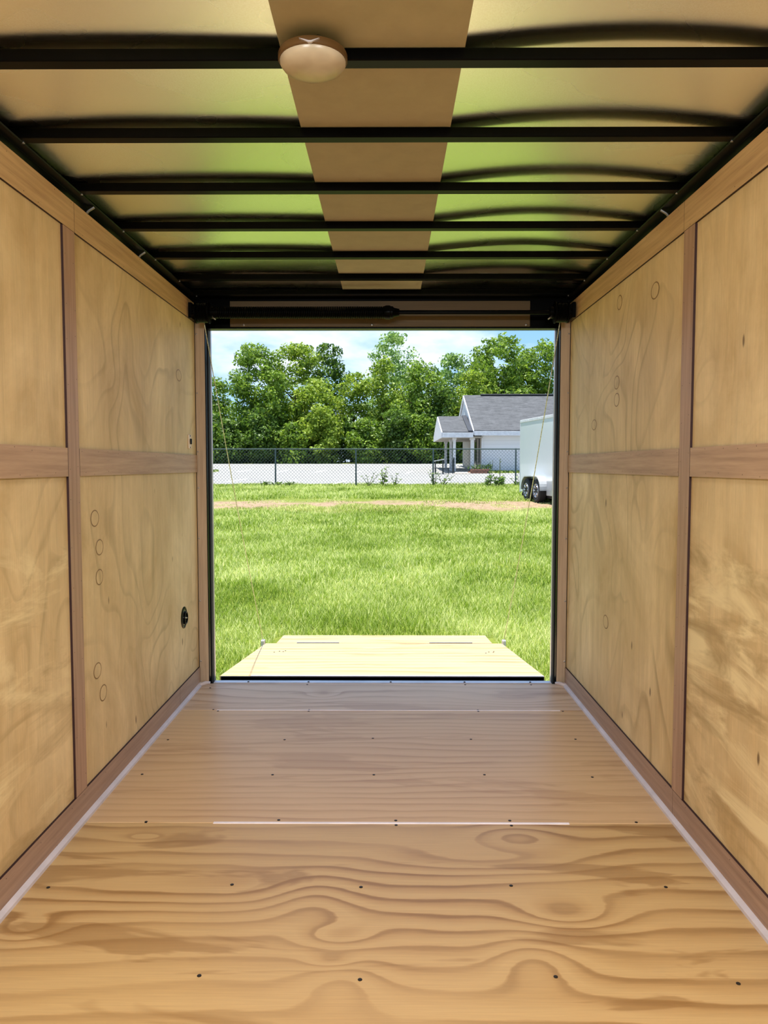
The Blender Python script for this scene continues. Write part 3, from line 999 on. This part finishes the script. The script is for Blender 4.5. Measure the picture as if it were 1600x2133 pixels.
# ------------------------------------------------------------------ foliage
def leaf_mat(name, c1, c2, c3, trans=0.45):
    t = NT(name)
    at = t.node('ShaderNodeAttribute', attribute_name='tint')
    P = t.coord('Object')
    n = t.noise(P, 0.55, 3, 0.6)
    c = t.ramp(t.math('MULTIPLY_ADD', n, 0.6, t.math('MULTIPLY', at.outputs['Fac'], 0.5)), (0.28, c1), (0.56, c2), (0.82, c3))
    d = t.bsdf(c, 0.5, 0, 0.4)
    tr = t.node('ShaderNodeBsdfTranslucent')
    t.put(tr.inputs[0], c)
    mxs = t.node('ShaderNodeMixShader')
    mxs.inputs[0].default_value = trans
    t.put(mxs.inputs[1], d)
    t.put(mxs.inputs[2], tr.outputs[0])
    return t.done(mxs.outputs[0])


LM = [leaf_mat('leaves_deep', srgb(60, 86, 22), srgb(112, 144, 40), srgb(168, 190, 74)),
      leaf_mat('leaves_yellowish', srgb(78, 104, 24), srgb(134, 160, 44), srgb(190, 204, 88)),
      leaf_mat('leaves_pale', srgb(82, 116, 48), srgb(134, 166, 82), srgb(186, 208, 130)),
      leaf_mat('leaves_dark', srgb(48, 72, 22), srgb(84, 116, 36), srgb(136, 162, 62))]
M['bark'] = plain('bark', srgb(88, 72, 56), 0.9, 0, 0.2, 0.3, 4)


def crown_verts(blobs, per_area, size, fill=0.15):
    """leaf quads over many little blobs; blobs: (cx, cy, cz, rx, ry, rz)"""
    VV, TT = [], []
    for (cx, cy, cz, rx, ry, rz_) in blobs:
        area = 4 * math.pi * ((rx * ry + rx * rz_ + ry * rz_) / 3)
        n = max(20, int(area * per_area))
        d = rng.normal(size=(n, 3))
        d /= np.linalg.norm(d, axis=1)[:, None]
        rad = np.where(rng.random(n) < fill, rng.uniform(0.3, 0.9, n), rng.uniform(0.84, 1.14, n))
        p = np.stack([cx + d[:, 0] * rx * rad, cy + d[:, 1] * ry * rad, cz + d[:, 2] * rz_ * rad], 1)
        nr = d * 0.8 + rng.normal(size=(n, 3)) * 0.55 + np.array([0, 0, 0.25])
        nr /= np.linalg.norm(nr, axis=1)[:, None]
        u = np.cross(nr, rng.normal(size=(n, 3)))
        u /= np.linalg.norm(u, axis=1)[:, None]
        v = np.cross(nr, u)
        s = size * rng.uniform(0.55, 1.25, n)[:, None]
        q = np.stack([p - u * s * 0.62, p - v * s * 0.36 + nr * s * .06, p + u * s * 0.62, p + v * s * 0.36 + nr * s * .06], 1)
        VV.append(q.reshape(-1, 3))
        TT.append(np.clip(0.75 * rng.random(n) + 0.25 * rng.random(), 0, 1))
    return np.concatenate(VV), np.concatenate(TT)


def tree(name, px, ytop, ybot, wpx, Y, mat, label, dens=26, leaf=0.22, loose=0.0, group='trees beyond the parking lot', trunk=True, nb=None):
    """a tree whose crown spans the given photo pixels at depth Y"""
    top = pix(px, ytop, Y).z
    bot = max(zg(min(Y, 64)) + 0.2, pix(px, ybot, Y).z)
    cx = pix(px, 900, Y).x
    W = wpx * Y / F_PX / 2
    H = top - bot
    base = Vector((cx, Y, zg(min(Y, 64))))
    root = empty(name, base, label, 'tree' if trunk else 'shrub', group)
    blobs = []
    n = nb or int(50 + 2.6 * W * H)
    for k in range(n):
        u = random.random() ** 0.8
        z = bot + H * (0.02 + 0.93 * u)
        # crown outline: wide low, rounded towards the top
        ww = W * (math.sqrt(max(0, 1 - max(0, (u - 0.45) / 0.60) ** 2.4)) * (0.9 + 0.2 * math.sin(k * 1.7)))
        a = random.uniform(0, 2 * math.pi)
        rr = math.sqrt(random.random())
        r = random.uniform(0.55, 1.15) * (0.17 * W + 0.42) * (1 - 0.45 * u)
        x = cx + math.cos(a) * rr * max(0.05, ww - r * 0.6)
        y = Y + math.sin(a) * rr * max(0.05, min(ww, 3.5) - r * 0.6)
        z = min(z, top - r * 0.75)
        blobs.append((x, y, z, r * 1.08, r, r * random.uniform(0.66, 0.95)))
    V, T = crown_verts(blobs, dens * (1 - loose), leaf, 0.15 + loose * 0.3)
    quads_mesh('crown', V, len(T), mat, root, base, T)
    if trunk:
        o = MB()
        o.tube([base - Vector((0, 0, .2)), base + Vector((0.1, 0, H * 0.3)), base + Vector((-0.1, 0.1, H * 0.5)), Vector((cx, Y, base.z + H * 0.62))], [0.28, 0.22, 0.15, 0.03], 8)
        for k in range(9):
            u = random.uniform(0.2, 0.55)
            a = random.uniform(0, 6.28)
            s = base + Vector((0, 0, H * u))
            o.tube([s, s + Vector((math.cos(a) * W * 0.25, math.sin(a) * W * 0.2, 0.5)), s + Vector((math.cos(a) * W * 0.45, math.sin(a) * W * 0.35, 1.0))], [0.09, 0.06, 0.02], 5)
        o.build('trunk', M['bark'], root, smooth='all', at=base)
    return root


TR = [
    ('pine_tree', 452, 782, 955, 90, 66, LM[0], 'small conical tree at the far left end of the treeline'),
    ('leafy_tree', 532, 713, 955, 150, 63, LM[0], 'tall dark green tree rising first from the left of the treeline'),
    ('leafy_tree', 618, 708, 955, 150, 64, LM[1], 'broad yellow-green tree right of the tall dark left tree'),
    ('leafy_tree', 690, 706, 955, 100, 66, LM[3], 'dark green tree with a notched top left of the first sky gap'),
    ('leafy_tree', 736, 772, 955, 110, 63, LM[1], 'yellow-green tree under the first sky gap of the treeline'),
    ('leafy_tree', 822, 684, 955, 140, 68, LM[2], 'tallest pale feathery tree in the middle of the treeline'),
    ('leafy_tree', 800, 740, 955, 110, 63, LM[1], 'bright yellowish tree in front of the pale feathery tree'),
    ('leafy_tree', 876, 752, 955, 140, 62, LM[0], 'mid green rounded tree left of the house porch'),
    ('leafy_tree', 944, 730, 955, 110, 66, LM[2], 'pale green tree right of the middle, below the sky dip'),
    ('leafy_tree', 1038, 688, 955, 150, 64, LM[0], 'tall bushy tree rising behind the grey house roof'),
    ('leafy_tree', 1140, 700, 955, 130, 66, LM[0], 'green tree behind the house beside the right door post'),
    ('leafy_tree', 985, 768, 955, 110, 61, LM[1], 'lower yellow-green tree just left of the house roof peak'),
    ('leafy_tree', 912, 800, 955, 110, 60, LM[3], 'dark low tree directly behind the porch roof'),
    ('leafy_tree', 1082, 712, 955, 120, 67, LM[0], 'green tree filling the gap between the bushy tree and the right end'),
    ('leafy_tree', 1005, 726, 955, 90, 67, LM[0], 'narrow green tree at the left shoulder of the bushy tree'),
    ('leafy_tree', 574, 770, 955, 130, 61, LM[0], 'green tree standing in front of the tall left trees'),
    ('leafy_tree', 664, 790, 955, 120, 61, LM[1], 'lower yellow-green tree in front of the notched dark tree'),
]
for (nm, px, yt, yb, wpx, Y, m, lab) in TR:
    tree(nm, px, yt, yb, wpx, Y, m, lab, loose=0.35 if 'feathery' in lab else 0.05)
SH = [
    (480, 870, 962, 80, 59.3, LM[3], 'dark shrub under the first tall dark tree'),
    (545, 848, 962, 84, 59.0, LM[3], 'dark shrub under the left part of the treeline'),
    (668, 842, 962, 92, 58.9, LM[1], 'round yellow-green shrub bulging from the foot of the treeline'),
    (612, 880, 962, 70, 58.8, LM[0], 'round green shrub left of the bulging yellow-green one'),
    (760, 872, 962, 84, 58.9, LM[0], 'green shrub behind the fence post left of centre'),
    (826, 850, 962, 90, 58.9, LM[3], 'dark green shrub in the middle of the treeline foot'),
    (440, 880, 962, 50, 59.0, LM[0], 'green shrub at the left edge beside the door post'),
    (880, 862, 962, 84, 58.8, LM[0], 'green shrub at the treeline foot left of the porch')]
for (px, yt, yb, wpx, Y, m, lab) in SH:
    tree('shrub', px, yt, yb, wpx, Y, m, lab, group='shrubs at the foot of the trees', trunk=False, dens=30, leaf=0.20)
# trees that stand on beyond the opening on both sides
for (px, yt, wpx, Y, m, lab) in ((360, 760, 130, 64, LM[0], 'green tree continuing the treeline beyond the left post'), (1235, 720, 140, 64, LM[1], 'green tree continuing the treeline beyond the right post')):
    tree('leafy_tree', px, yt, 955, wpx, Y, m, lab, dens=16)
# undergrowth closing the foot of the wood
bl = []
for k in range(230):
    x = random.uniform(-26, 24)
    r = random.uniform(0.7, 1.5)
    bl.append((x, random.uniform(60.5, 66), zg(60) + random.uniform(0.2, 2.8), r * 1.3, r, r))
V, T = crown_verts(bl, 16, 0.30, 0.2)
u = quads_mesh('undergrowth', V, len(T), LM[3], None, (0, 60, 1.4), T)
tag(u, 'dark tangled undergrowth along the foot of the wood', 'undergrowth', None, 'stuff')

# ------------------------------------------------------------------ house
hz = zg(41.7)
ho = empty('house', (5.05, 41.7, hz), 'white single-storey building with grey shingle roof and small porch', 'house')
t = NT('white_siding')
P = t.coord()
xx, yy, zz = t.sep(P)
cr = t.math('FRACT', t.math('MULTIPLY', zz, 5.0))
M['siding'] = t.done(t.bsdf(t.mix(t.ramp(cr, (0.0, 1.0), (0.10, 0.0)), srgb(214, 214, 216), srgb(192, 193, 196)), 0.6, 0, 0.3, t.bump(cr, 0.4, 0.02)))
M['white_trim'] = plain('white_trim_paint', srgb(206, 206, 208), 0.5)
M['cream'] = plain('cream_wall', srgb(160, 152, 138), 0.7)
t = NT('grey_shingles')
P = t.coord()
br = t.node('ShaderNodeTexBrick')
t.put(br.inputs['Vector'], t.mapped(P, (1, 1, 1)))
br.inputs['Scale'].default_value = 1.0
br.inputs['Brick Width'].default_value = 0.42
br.inputs['Row Height'].default_value = 0.17
br.inputs['Mortar Size'].default_value = 0.006
br.inputs['Color1'].default_value = srgb(66, 67, 69)
br.inputs['Color2'].default_value = srgb(86, 87, 90)
br.inputs['Mortar'].default_value = srgb(50, 51, 53)
M['shingle'] = t.done(t.bsdf(t.mix(0.45, br.outputs['Color'], t.ramp(t.noise(t.mapped(P, (2.5, 7, 2.5)), 1, 4, 0.7), (0.3, srgb(56, 58, 60)), (0.7, srgb(106, 107, 109)))), 0.9, 0, 0.2))
M['dark_glass'] = plain('dark_window', srgb(30, 34, 38), 0.2)
M['dark_grey'] = plain('dark_flashing', srgb(32, 34, 42), 0.6)  # dark grey of the flashing, ridge cap and shutters
ez = 3.05
RX0, RX1 = 4.58, 17.0
RY, RZ = 47.0, 5.42
# walls
MB().box((5.05, 41.7, hz - 0.1), (16.5, 41.85, ez)).build('front_wall', M['siding'], ho)
MB().prism([(41.85, hz - .1), (52.2, hz - .1), (52.2, ez), (41.85, ez)], 5.05, 5.2, 'X').build('side_wall', M['cream'], ho)
MB().prism([(41.7, ez), (52.3, ez), (47.0, RZ - 0.02)], 4.60, 4.66, 'X').build('gable_wall', M['white_trim'], ho)
MB().box((5.05, 52.2, hz - .1), (16.5, 52.35, ez)).box((16.4, 41.85, hz - .1), (16.5, 52.2, ez)).build('rear_wall', M['siding'], ho)
MB().bbox((5.02, 41.66, hz), (5.17, 41.70, ez), 0.005).build('corner_board', M['white_trim'], ho)


def roof_slab(x0, x1, y0, z0, y1, z1, th, mat, name, par):
    return MB().prism([(y0, z0), (y1, z1), (y1, z1 + th), (y0, z0 + th)], x0, x1, 'X').build(name, mat, par)


roof_slab(RX0, RX1, 41.2, ez - 0.02, RY, RZ, 0.10, M['shingle'], 'roof', ho)
roof_slab(RX0, RX1, 52.8, ez - 0.02, RY, RZ, 0.10, M['shingle'], 'roof', ho)
MB().bbox((RX0, 41.12, ez - 0.20), (RX1, 41.198, ez + 0.03), 0.005).build('fascia', M['white_trim'], ho)
MB().bbox((RX0, 41.2, ez - 0.20), (RX1, 41.7, ez - 0.17), 0.005).build('soffit', M['white_trim'], ho)
MB().prism([(41.2, ez - 0.16), (RY, RZ - 0.16), (52.8, ez - 0.16), (52.8, ez + 0.06), (RY, RZ + 0.07), (41.2, ez + 0.06)], RX0 - 0.06, RX0 - 0.002, 'X').build('rake_board', M['white_trim'], ho)
MB().bbox((RX0 + 1.0, RY - 0.2, RZ + 0.075), (RX1, RY + 0.2, RZ + 0.15), 0.02).build('ridge_cap', M['dark_grey'], ho)
# porch
PX0, PRY, PRZ = 2.89, 44.9, 4.02
pz = 2.98
roof_slab(PX0, 4.30, 41.2, pz - 0.02, PRY, PRZ, 0.09, M['shingle'], 'porch_roof', ho)
roof_slab(PX0, 4.50, 48.4, pz - 0.02, PRY, PRZ, 0.09, M['shingle'], 'porch_roof', ho)
roof_slab(4.27, 4.517, 41.19, pz + 0.04, PRY, PRZ + .06, 0.09, M['dark_grey'], 'flashing', ho)
MB().bbox((PX0, 41.10, pz - 0.24), (4.52, 41.198, pz + 0.02), 0.005).build('fascia', M['white_trim'], ho)
MB().prism([(41.2, pz - 0.24), (48.4, pz - 0.24), (48.4, pz + 0.04), (PRY, PRZ + 0.06), (41.2, pz + 0.04)], PX0 - 0.06, PX0 - 0.002, 'X').build('porch_gable', M['white_trim'], ho)
MB().box((PX0, 41.25, pz - 0.24), (5.05, 48.4, pz - 0.18)).build('porch_ceiling', M['cream'], ho)
MB().box((PX0 + 0.2, 41.3, hz - 0.2), (5.04, 48.2, hz + 0.10)).build('porch_slab', M['asphalt'], ho)
for (x, y, wd) in ((3.56, 41.6, 0.15), (3.56, 43.9, 0.15), (4.52, 41.6, 0.19), (3.56, 47.8, 0.15)):
    c = MB().bbox((x - wd / 2, y - wd / 2, hz + 0.1), (x + wd / 2, y + wd / 2, pz - 0.24), 0.01).build('column', M['white_trim'], ho)
    MB().bbox((x - wd * .7, y - wd * .7, pz - 0.36), (x + wd * .7, y + wd * .7, pz - 0.241), 0.01).build('capital', M['white_trim'], c)
d_ = MB().bbox((5.02, 44.0, hz + 0.1), (5.049, 44.95, hz + 2.1), 0.01).build('door', M['dark_glass'], ho)
MB().lathe([(0.03, 0), (0.03, -.05)], (5.02, 44.1, hz + 1.1), 'X', 8).build('door_knob', M['steel'], d_)
for y0 in (42.62, 45.4):
    MB().bbox((5.02, y0, hz + 0.55), (5.049, y0 + 0.42, hz + 1.95), 0.01).build('shutter', M['dark_grey'], ho)
# side window of the front wall, almost hidden by the other trailer
wf = MB().bbox((8.15, 41.66, hz + 1.1), (9.1, 41.699, hz + 2.0), 0.01).build('window', M['white_trim'], ho)
MB().box((8.22, 41.65, hz + 1.17), (9.03, 41.659, hz + 1.93)).build('pane', M['dark_glass'], wf)

# things by the porch
M['brick'] = plain('red_brown_brick', srgb(140, 96, 78), 0.9)
M['dark_iron'] = plain('dark_iron', srgb(44, 52, 54), 0.5, 0.4)
M['concrete'] = plain('warm_concrete', srgb(214, 196, 172), 0.9)
wk = slab([(3.45, 39.9, zg(39.9) + 0.05), (4.25, 39.9, zg(39.9) + 0.05), (4.40, 41.3, zg(41.3) + 0.08), (3.55, 41.3, zg(41.3) + 0.08)], 0.08).build('path', M['concrete'])
tag(wk, 'tan concrete walk leading to the porch of the white building', 'path', None, 'structure')
pl = empty('brick_planter', (4.65, 40.8, zg(40.8)), 'low brick planter with dark plants at the porch corner', 'planter')
for row in range(2):
    for k in range(5):
        x0 = 4.22 + k * 0.20 + (0.1 if row else 0)
        MB().bbox((x0, 40.5, zg(40.6) + row * 0.13), (x0 + 0.19, 40.62, zg(40.6) + row * 0.13 + 0.12), 0.008).build('brick', M['brick'], pl)
MB().box((4.22, 40.63, zg(40.6)), (5.28, 41.1, zg(40.6) + 0.22)).build('soil', M['dark_iron'], pl)
V, T = crown_verts([(4.4 + 0.17 * k, 40.85, zg(40.6) + 0.30, 0.17, 0.18, 0.17) for k in range(6)], 120, 0.09)
quads_mesh('plants', V, len(T), LM[3], pl, (4.65, 40.8, zg(40.8)), T)
V, T = crown_verts([(5.25 + 0.1 * k, 41.3, zg(41) + 0.2 + 0.1 * k, 0.13, 0.13, 0.18) for k in range(3)], 160, 0.08)
sb = quads_mesh('shrub', V, len(T), LM[3], None, (5.3, 41.3, zg(41)), T)
tag(sb, 'small dark shrub at the left corner of the white front wall', 'shrub')
hr = empty('handrail', (3.4, 40.6, zg(40.6)), 'dark iron handrail beside the porch columns', 'railing')
z0 = zg(40.6)
for (x, y) in ((3.36, 40.3), (3.50, 41.0)):
    MB().tube([(x, y, z0), (x, y, z0 + 0.72 + (0.12 if y > 40.5 else 0))], 0.022, 6).build('post', M['dark_iron'], hr)
MB().tube([(3.33, 40.15, z0 + 0.68), (3.36, 40.3, z0 + 0.74), (3.50, 41.0, z0 + 0.86)], 0.024, 6).build('rail', M['dark_iron'], hr)
for k in range(5):
    x, y = 3.385 + 0.022 * k, 40.42 + 0.11 * k
    MB().tube([(x, y, z0 + 0.1), (x, y, z0 + 0.75 + .018 * k)], 0.01, 5).build('baluster', M['dark_iron'], hr)
tb = empty('picnic_table', (2.75, 40.2, zg(40.2)), 'small table with a pale top standing left of the porch', 'table')
z0 = zg(40.2)
M['pale_top'] = plain('pale_table_top', srgb(206, 202, 190), 0.7)
slab([(2.38, 39.9, z0 + 0.70), (2.92, 39.9, z0 + 0.80), (2.92, 40.5, z0 + 0.80), (2.38, 40.5, z0 + 0.70)], 0.05).build('table_top', M['pale_top'], tb)
for (x, y) in ((2.45, 39.98), (2.85, 39.98), (2.45, 40.42), (2.85, 40.42)):
    MB().tube([(x, y, z0), (x, y, z0 + 0.66 + (x - 2.38) * 0.185)], 0.02, 6).build('leg', M['dark_iron'], tb)
MB().bbox((2.36, 39.6, z0 + 0.30), (3.2, 39.8, z0 + 0.34), 0.006).build('bench_seat', M['dark_iron'], tb)
for x in (2.45, 3.1):
    MB().tube([(x, 39.7, z0), (x, 39.7, z0 + 0.30)], 0.02, 6).build('bench_leg', M['dark_iron'], tb)

# grass by the wall and traffic-island
V, T = [], []


def tuft(xs, ys, n, h, wid):
    x = rng.uniform(*xs, n)
    y = rng.uniform(*ys, n)
    a = rng.uniform(0, 6.28, n)
    wx, wy = np.cos(a) * wid, np.sin(a) * wid
    z = zg(y) + 0.02
    hh_ = h * rng.uniform(0.5, 1.2, n)
    A = np.stack([x - wx, y - wy, z], 1)
    B = np.stack([x + wx, y + wy, z], 1)
    C_ = np.stack([x + wx * .4 + rng.normal(0, .03, n), y, z + hh_], 1)
    D = np.stack([x - wx * .4, y + rng.normal(0, .03, n), z + hh_], 1)
    return np.stack([A, B, C_, D], 1).reshape(-1, 3), rng.random(n)


V, T = tuft((5.2, 16), (40.9, 41.65), 2500, 0.12, 0.05)
tag(quads_mesh('grass', V, len(T), M['grass'], None, (6, 41, 0.85), T), 'narrow green grass verge along the white building wall', 'grass', None, 'stuff')
V, T = tuft((-16, -9.55), (41.5, 43.5), 3500, 0.10, 0.06)
tag(quads_mesh('grass', V, len(T), M['grass'], None, (-12, 42, 0.87), T), 'green grass island in the parking lot at the left edge', 'grass', None, 'stuff')

# weeds along the fence -------------------------------------------------------------
def weed(px, ybot, ytop, Y, spread, label, mat=LM[3], ns=4, lf=0.05):
    b = pix(px, ybot, Y)
    b.z = zg(Y)
    h = pix(px, ytop, Y).z - b.z
    root = empty('tall_weed', b, label, 'weed', 'tall weeds along the fence')
    st = MB()
    VV = []
    for k in range(ns):
        a = random.uniform(-1, 1) * spread
        dy = random.uniform(-0.15, 0.15)
        hk = h * random.uniform(0.6, 1.0)
        pts = [b + Vector((a * u * (1 + .3 * u), dy * u, hk * u)) for u in (0, 0.3, 0.6, 0.85, 1.0)]
        st.tube(pts, [0.012, 0.011, 0.009, 0.007, 0.004], 5)
        for j in range(11):
            u = random.uniform(0.12, 1.0)
            i = min(3, int(u * 4))
            p = pts[i].lerp(pts[i + 1], u * 4 - i)
            d = Vector((random.uniform(-1, 1), random.uniform(-1, 1), random.uniform(-.1, .6))).normalized()
            s = lf * random.uniform(0.6, 1.4) * (1.3 - 0.7 * u)
            wv = d.orthogonal().normalized() * s * 0.4
            VV += [p, p + d * s + wv, p + d * s * 2.2, p + d * s - wv]
    st.build('stem', M['weed_stem'], root, at=b, fix=False)
    A_ = np.array([tuple(q) for q in VV])
    quads_mesh('leaves', A_, len(A_) // 4, mat, root, b, rng.random(len(A_) // 4))


M['weed_stem'] = plain('weed_stem', srgb(92, 96, 56), 0.8)
weed(768, 1014, 982, 29.1, 0.35, 'sparse weed by the fence right of the second post', ns=4)
weed(798, 1014, 966, 29.1, 0.22, 'taller leafy weed by the fence further right of the second post', ns=5, lf=0.07)
weed(822, 1016, 985, 28.9, 0.25, 'low thin weed between the second and third fence posts', ns=4)
weed(906, 1016, 978, 29.1, 0.25, 'weed at the foot of the third fence post', ns=5)
weed(922, 1014, 984, 29.0, 0.45, 'leaning weed right of the third fence post', ns=5)
weed(1016, 1014, 990, 29.0, 0.12, 'leafy weed left of the tallest fence weed', ns=4, lf=0.08)
weed(1036, 1016, 988, 28.9, 0.22, 'bushy leafy weed near the fourth fence post', ns=7, lf=0.09)
weed(1022, 1012, 955, 29.2, 0.06, 'thin seed-topped weed rising against the white wall', ns=2, lf=0.04)
weed(1041, 1012, 952, 29.2, 0.05, 'tallest thin seed-topped weed rising against the white wall', ns=2, lf=0.04)
weed(1078, 1014, 992, 29.0, 0.25, 'weed at the foot of the fourth fence post', ns=5, lf=0.06)
weed(548, 1013, 1000, 29.0, 0.22, 'short dark weed left of the first fence post', LM[3], 5, 0.06)
weed(577, 1016, 1004, 29.0, 0.25, 'short dark weed at the foot of the first fence post', LM[3], 6, 0.06)
weed(600, 1015, 1003, 29.0, 0.2, 'short dark weed right of the first fence post', LM[3], 5, 0.06)

# ------------------------------------------------------------------ the other trailer
TH = math.radians(8.5)
wb = Vector((4.0, 22.4, zg(22.0)))
wt = empty('cargo_trailer', wb, 'white enclosed cargo trailer with tandem wheels parked beside the field', 'trailer')
wt.rotation_euler = (0, 0, TH)      # local +y runs away from the viewer, +x to its far side
M['white_skin'] = None
t = NT('white_aluminium_skin')
P = t.coord()
M['white_skin'] = t.done(t.bsdf(srgb(212, 217, 221), 0.16, 0, 0.5, t.bump(t.noise(t.mapped(P, (1, 1.3, 0.8)), 1.0, 2, 0.5), 0.25, 0.03), coat=0.3))
M['tyre'] = plain('tyre_rubber', (0.012, 0.012, 0.013, 1), 0.8)
M['rim'] = plain('silver_rim', srgb(176, 178, 184), 0.35, 0.7)
M['fender'] = plain('tread_plate_fender', srgb(176, 178, 180), 0.3, 0.3)


def lbuild(o, name, mats, par=wt, **k):
    """mesh given in the trailer's own coordinates"""
    me_o = o.build(name, mats, None, **k)
    me_o.parent = par
    return me_o


z0 = 0.22
zt = 2.40
V0, V1 = 0.22, 2.30
U0, U1 = -4.6, 1.22
lbuild(MB().bbox((V0, U0, z0), (V1, U1, zt), 0.03), 'body', M['white_skin'])
lbuild(MB().bbox((V0 - 0.012, U0, zt - 0.07), (V0 + 0.05, U1 + 0.01, zt + 0.012), 0.006), 'roof_trim', M['white_trim'])
lbuild(MB().bbox((V0 - 0.01, U1 - 0.03, z0), (V0 + 0.04, U1 + 0.012, zt), 0.006), 'corner_trim', M['white_trim'])
lbuild(MB().bbox((V0 + 0.03, U0, z0 - 0.10), (V1 - 0.03, U1 - 0.1, z0 - 0.002), 0.01), 'chassis', M['black_rough'])
for u in (0.0, -0.85):
    wh = MB().lathe([(0.20, 0.01), (0.28, 0.0), (0.325, 0.03), (0.33, 0.06), (0.33, 0.17), (0.32, 0.20), (0.2, 0.20)], (0, u, 0.33), 'X', 32)
    wo_ = lbuild(wh, 'wheel', M['tyre'], smooth=True)
    rm = MB().lathe([(0.20, 0.015), (0.19, -0.002), (0.17, 0.012), (0.10, 0.05), (0.07, 0.02), (0.04, 0.015)], (0, u, 0.33), 'X', 24)
    ro = rm.build('rim', M['rim'], None, smooth=True)
    ro.parent = wo_
    sp_ = MB()
    for k in range(8):
        a = 2 * math.pi * k / 8
        p0 = Vector((0.03, u + 0.06 * math.cos(a), 0.33 + 0.06 * math.sin(a)))
        p1 = Vector((0.004, u + 0.175 * math.cos(a), 0.33 + 0.175 * math.sin(a)))
        sp_.tube([p0, p1], [0.018, 0.024], 5)
    so = sp_.build('spokes', M['rim'], None)
    so.parent = wo_
# fender: arch over both wheels
prof = []
N_ = 14
for k in range(N_ + 1):
    a = math.pi * (1 - k / N_)
    c_ = -0.85 if k < N_ / 2 else 0.0
    prof.append((c_ + 0.40 * math.cos(a) if k != N_ // 2 else -0.42, 0.36 + 0.38 * math.sin(a)))
inn = [(p[0] * 0.985 - 0.006, p[1] - 0.025) for p in prof]
o = MB()
vs, fs = [], []
for (y_, z_) in prof:
    vs += [(-0.02, y_, z_), (0.22, y_, z_)]
for (y_, z_) in inn:
    vs += [(-0.02, y_, z_), (0.22, y_, z_)]
n_ = len(prof)
for k in range(n_ - 1):
    a, b = 2 * k, 2 * k + 2
    fs += [(a, a + 1, b + 1, b), (2 * n_ + a, 2 * n_ + b, 2 * n_ + b + 1, 2 * n_ + a + 1), (a, b, 2 * n_ + b, 2 * n_ + a)]
o.add(vs, fs)
lbuild(o, 'fender', M['fender'])
# bright skirt in front of the wheels, on the near side of the fender
lbuild(MB().bbox((0.17, -1.95, z0 - 0.02), (0.219, -1.24, z0 + 0.42), 0.01), 'stone_guard', M['fender'])
lbuild(MB().bbox((0.205, -2.75, 0.75), (0.219, -2.71, 2.05), 0.004), 'door_edge', M['white_trim'])
lbuild(MB().bbox((0.185, -2.70, 1.10), (0.219, -2.64, 1.20), 0.004), 'door_latch', M['dark_iron'])
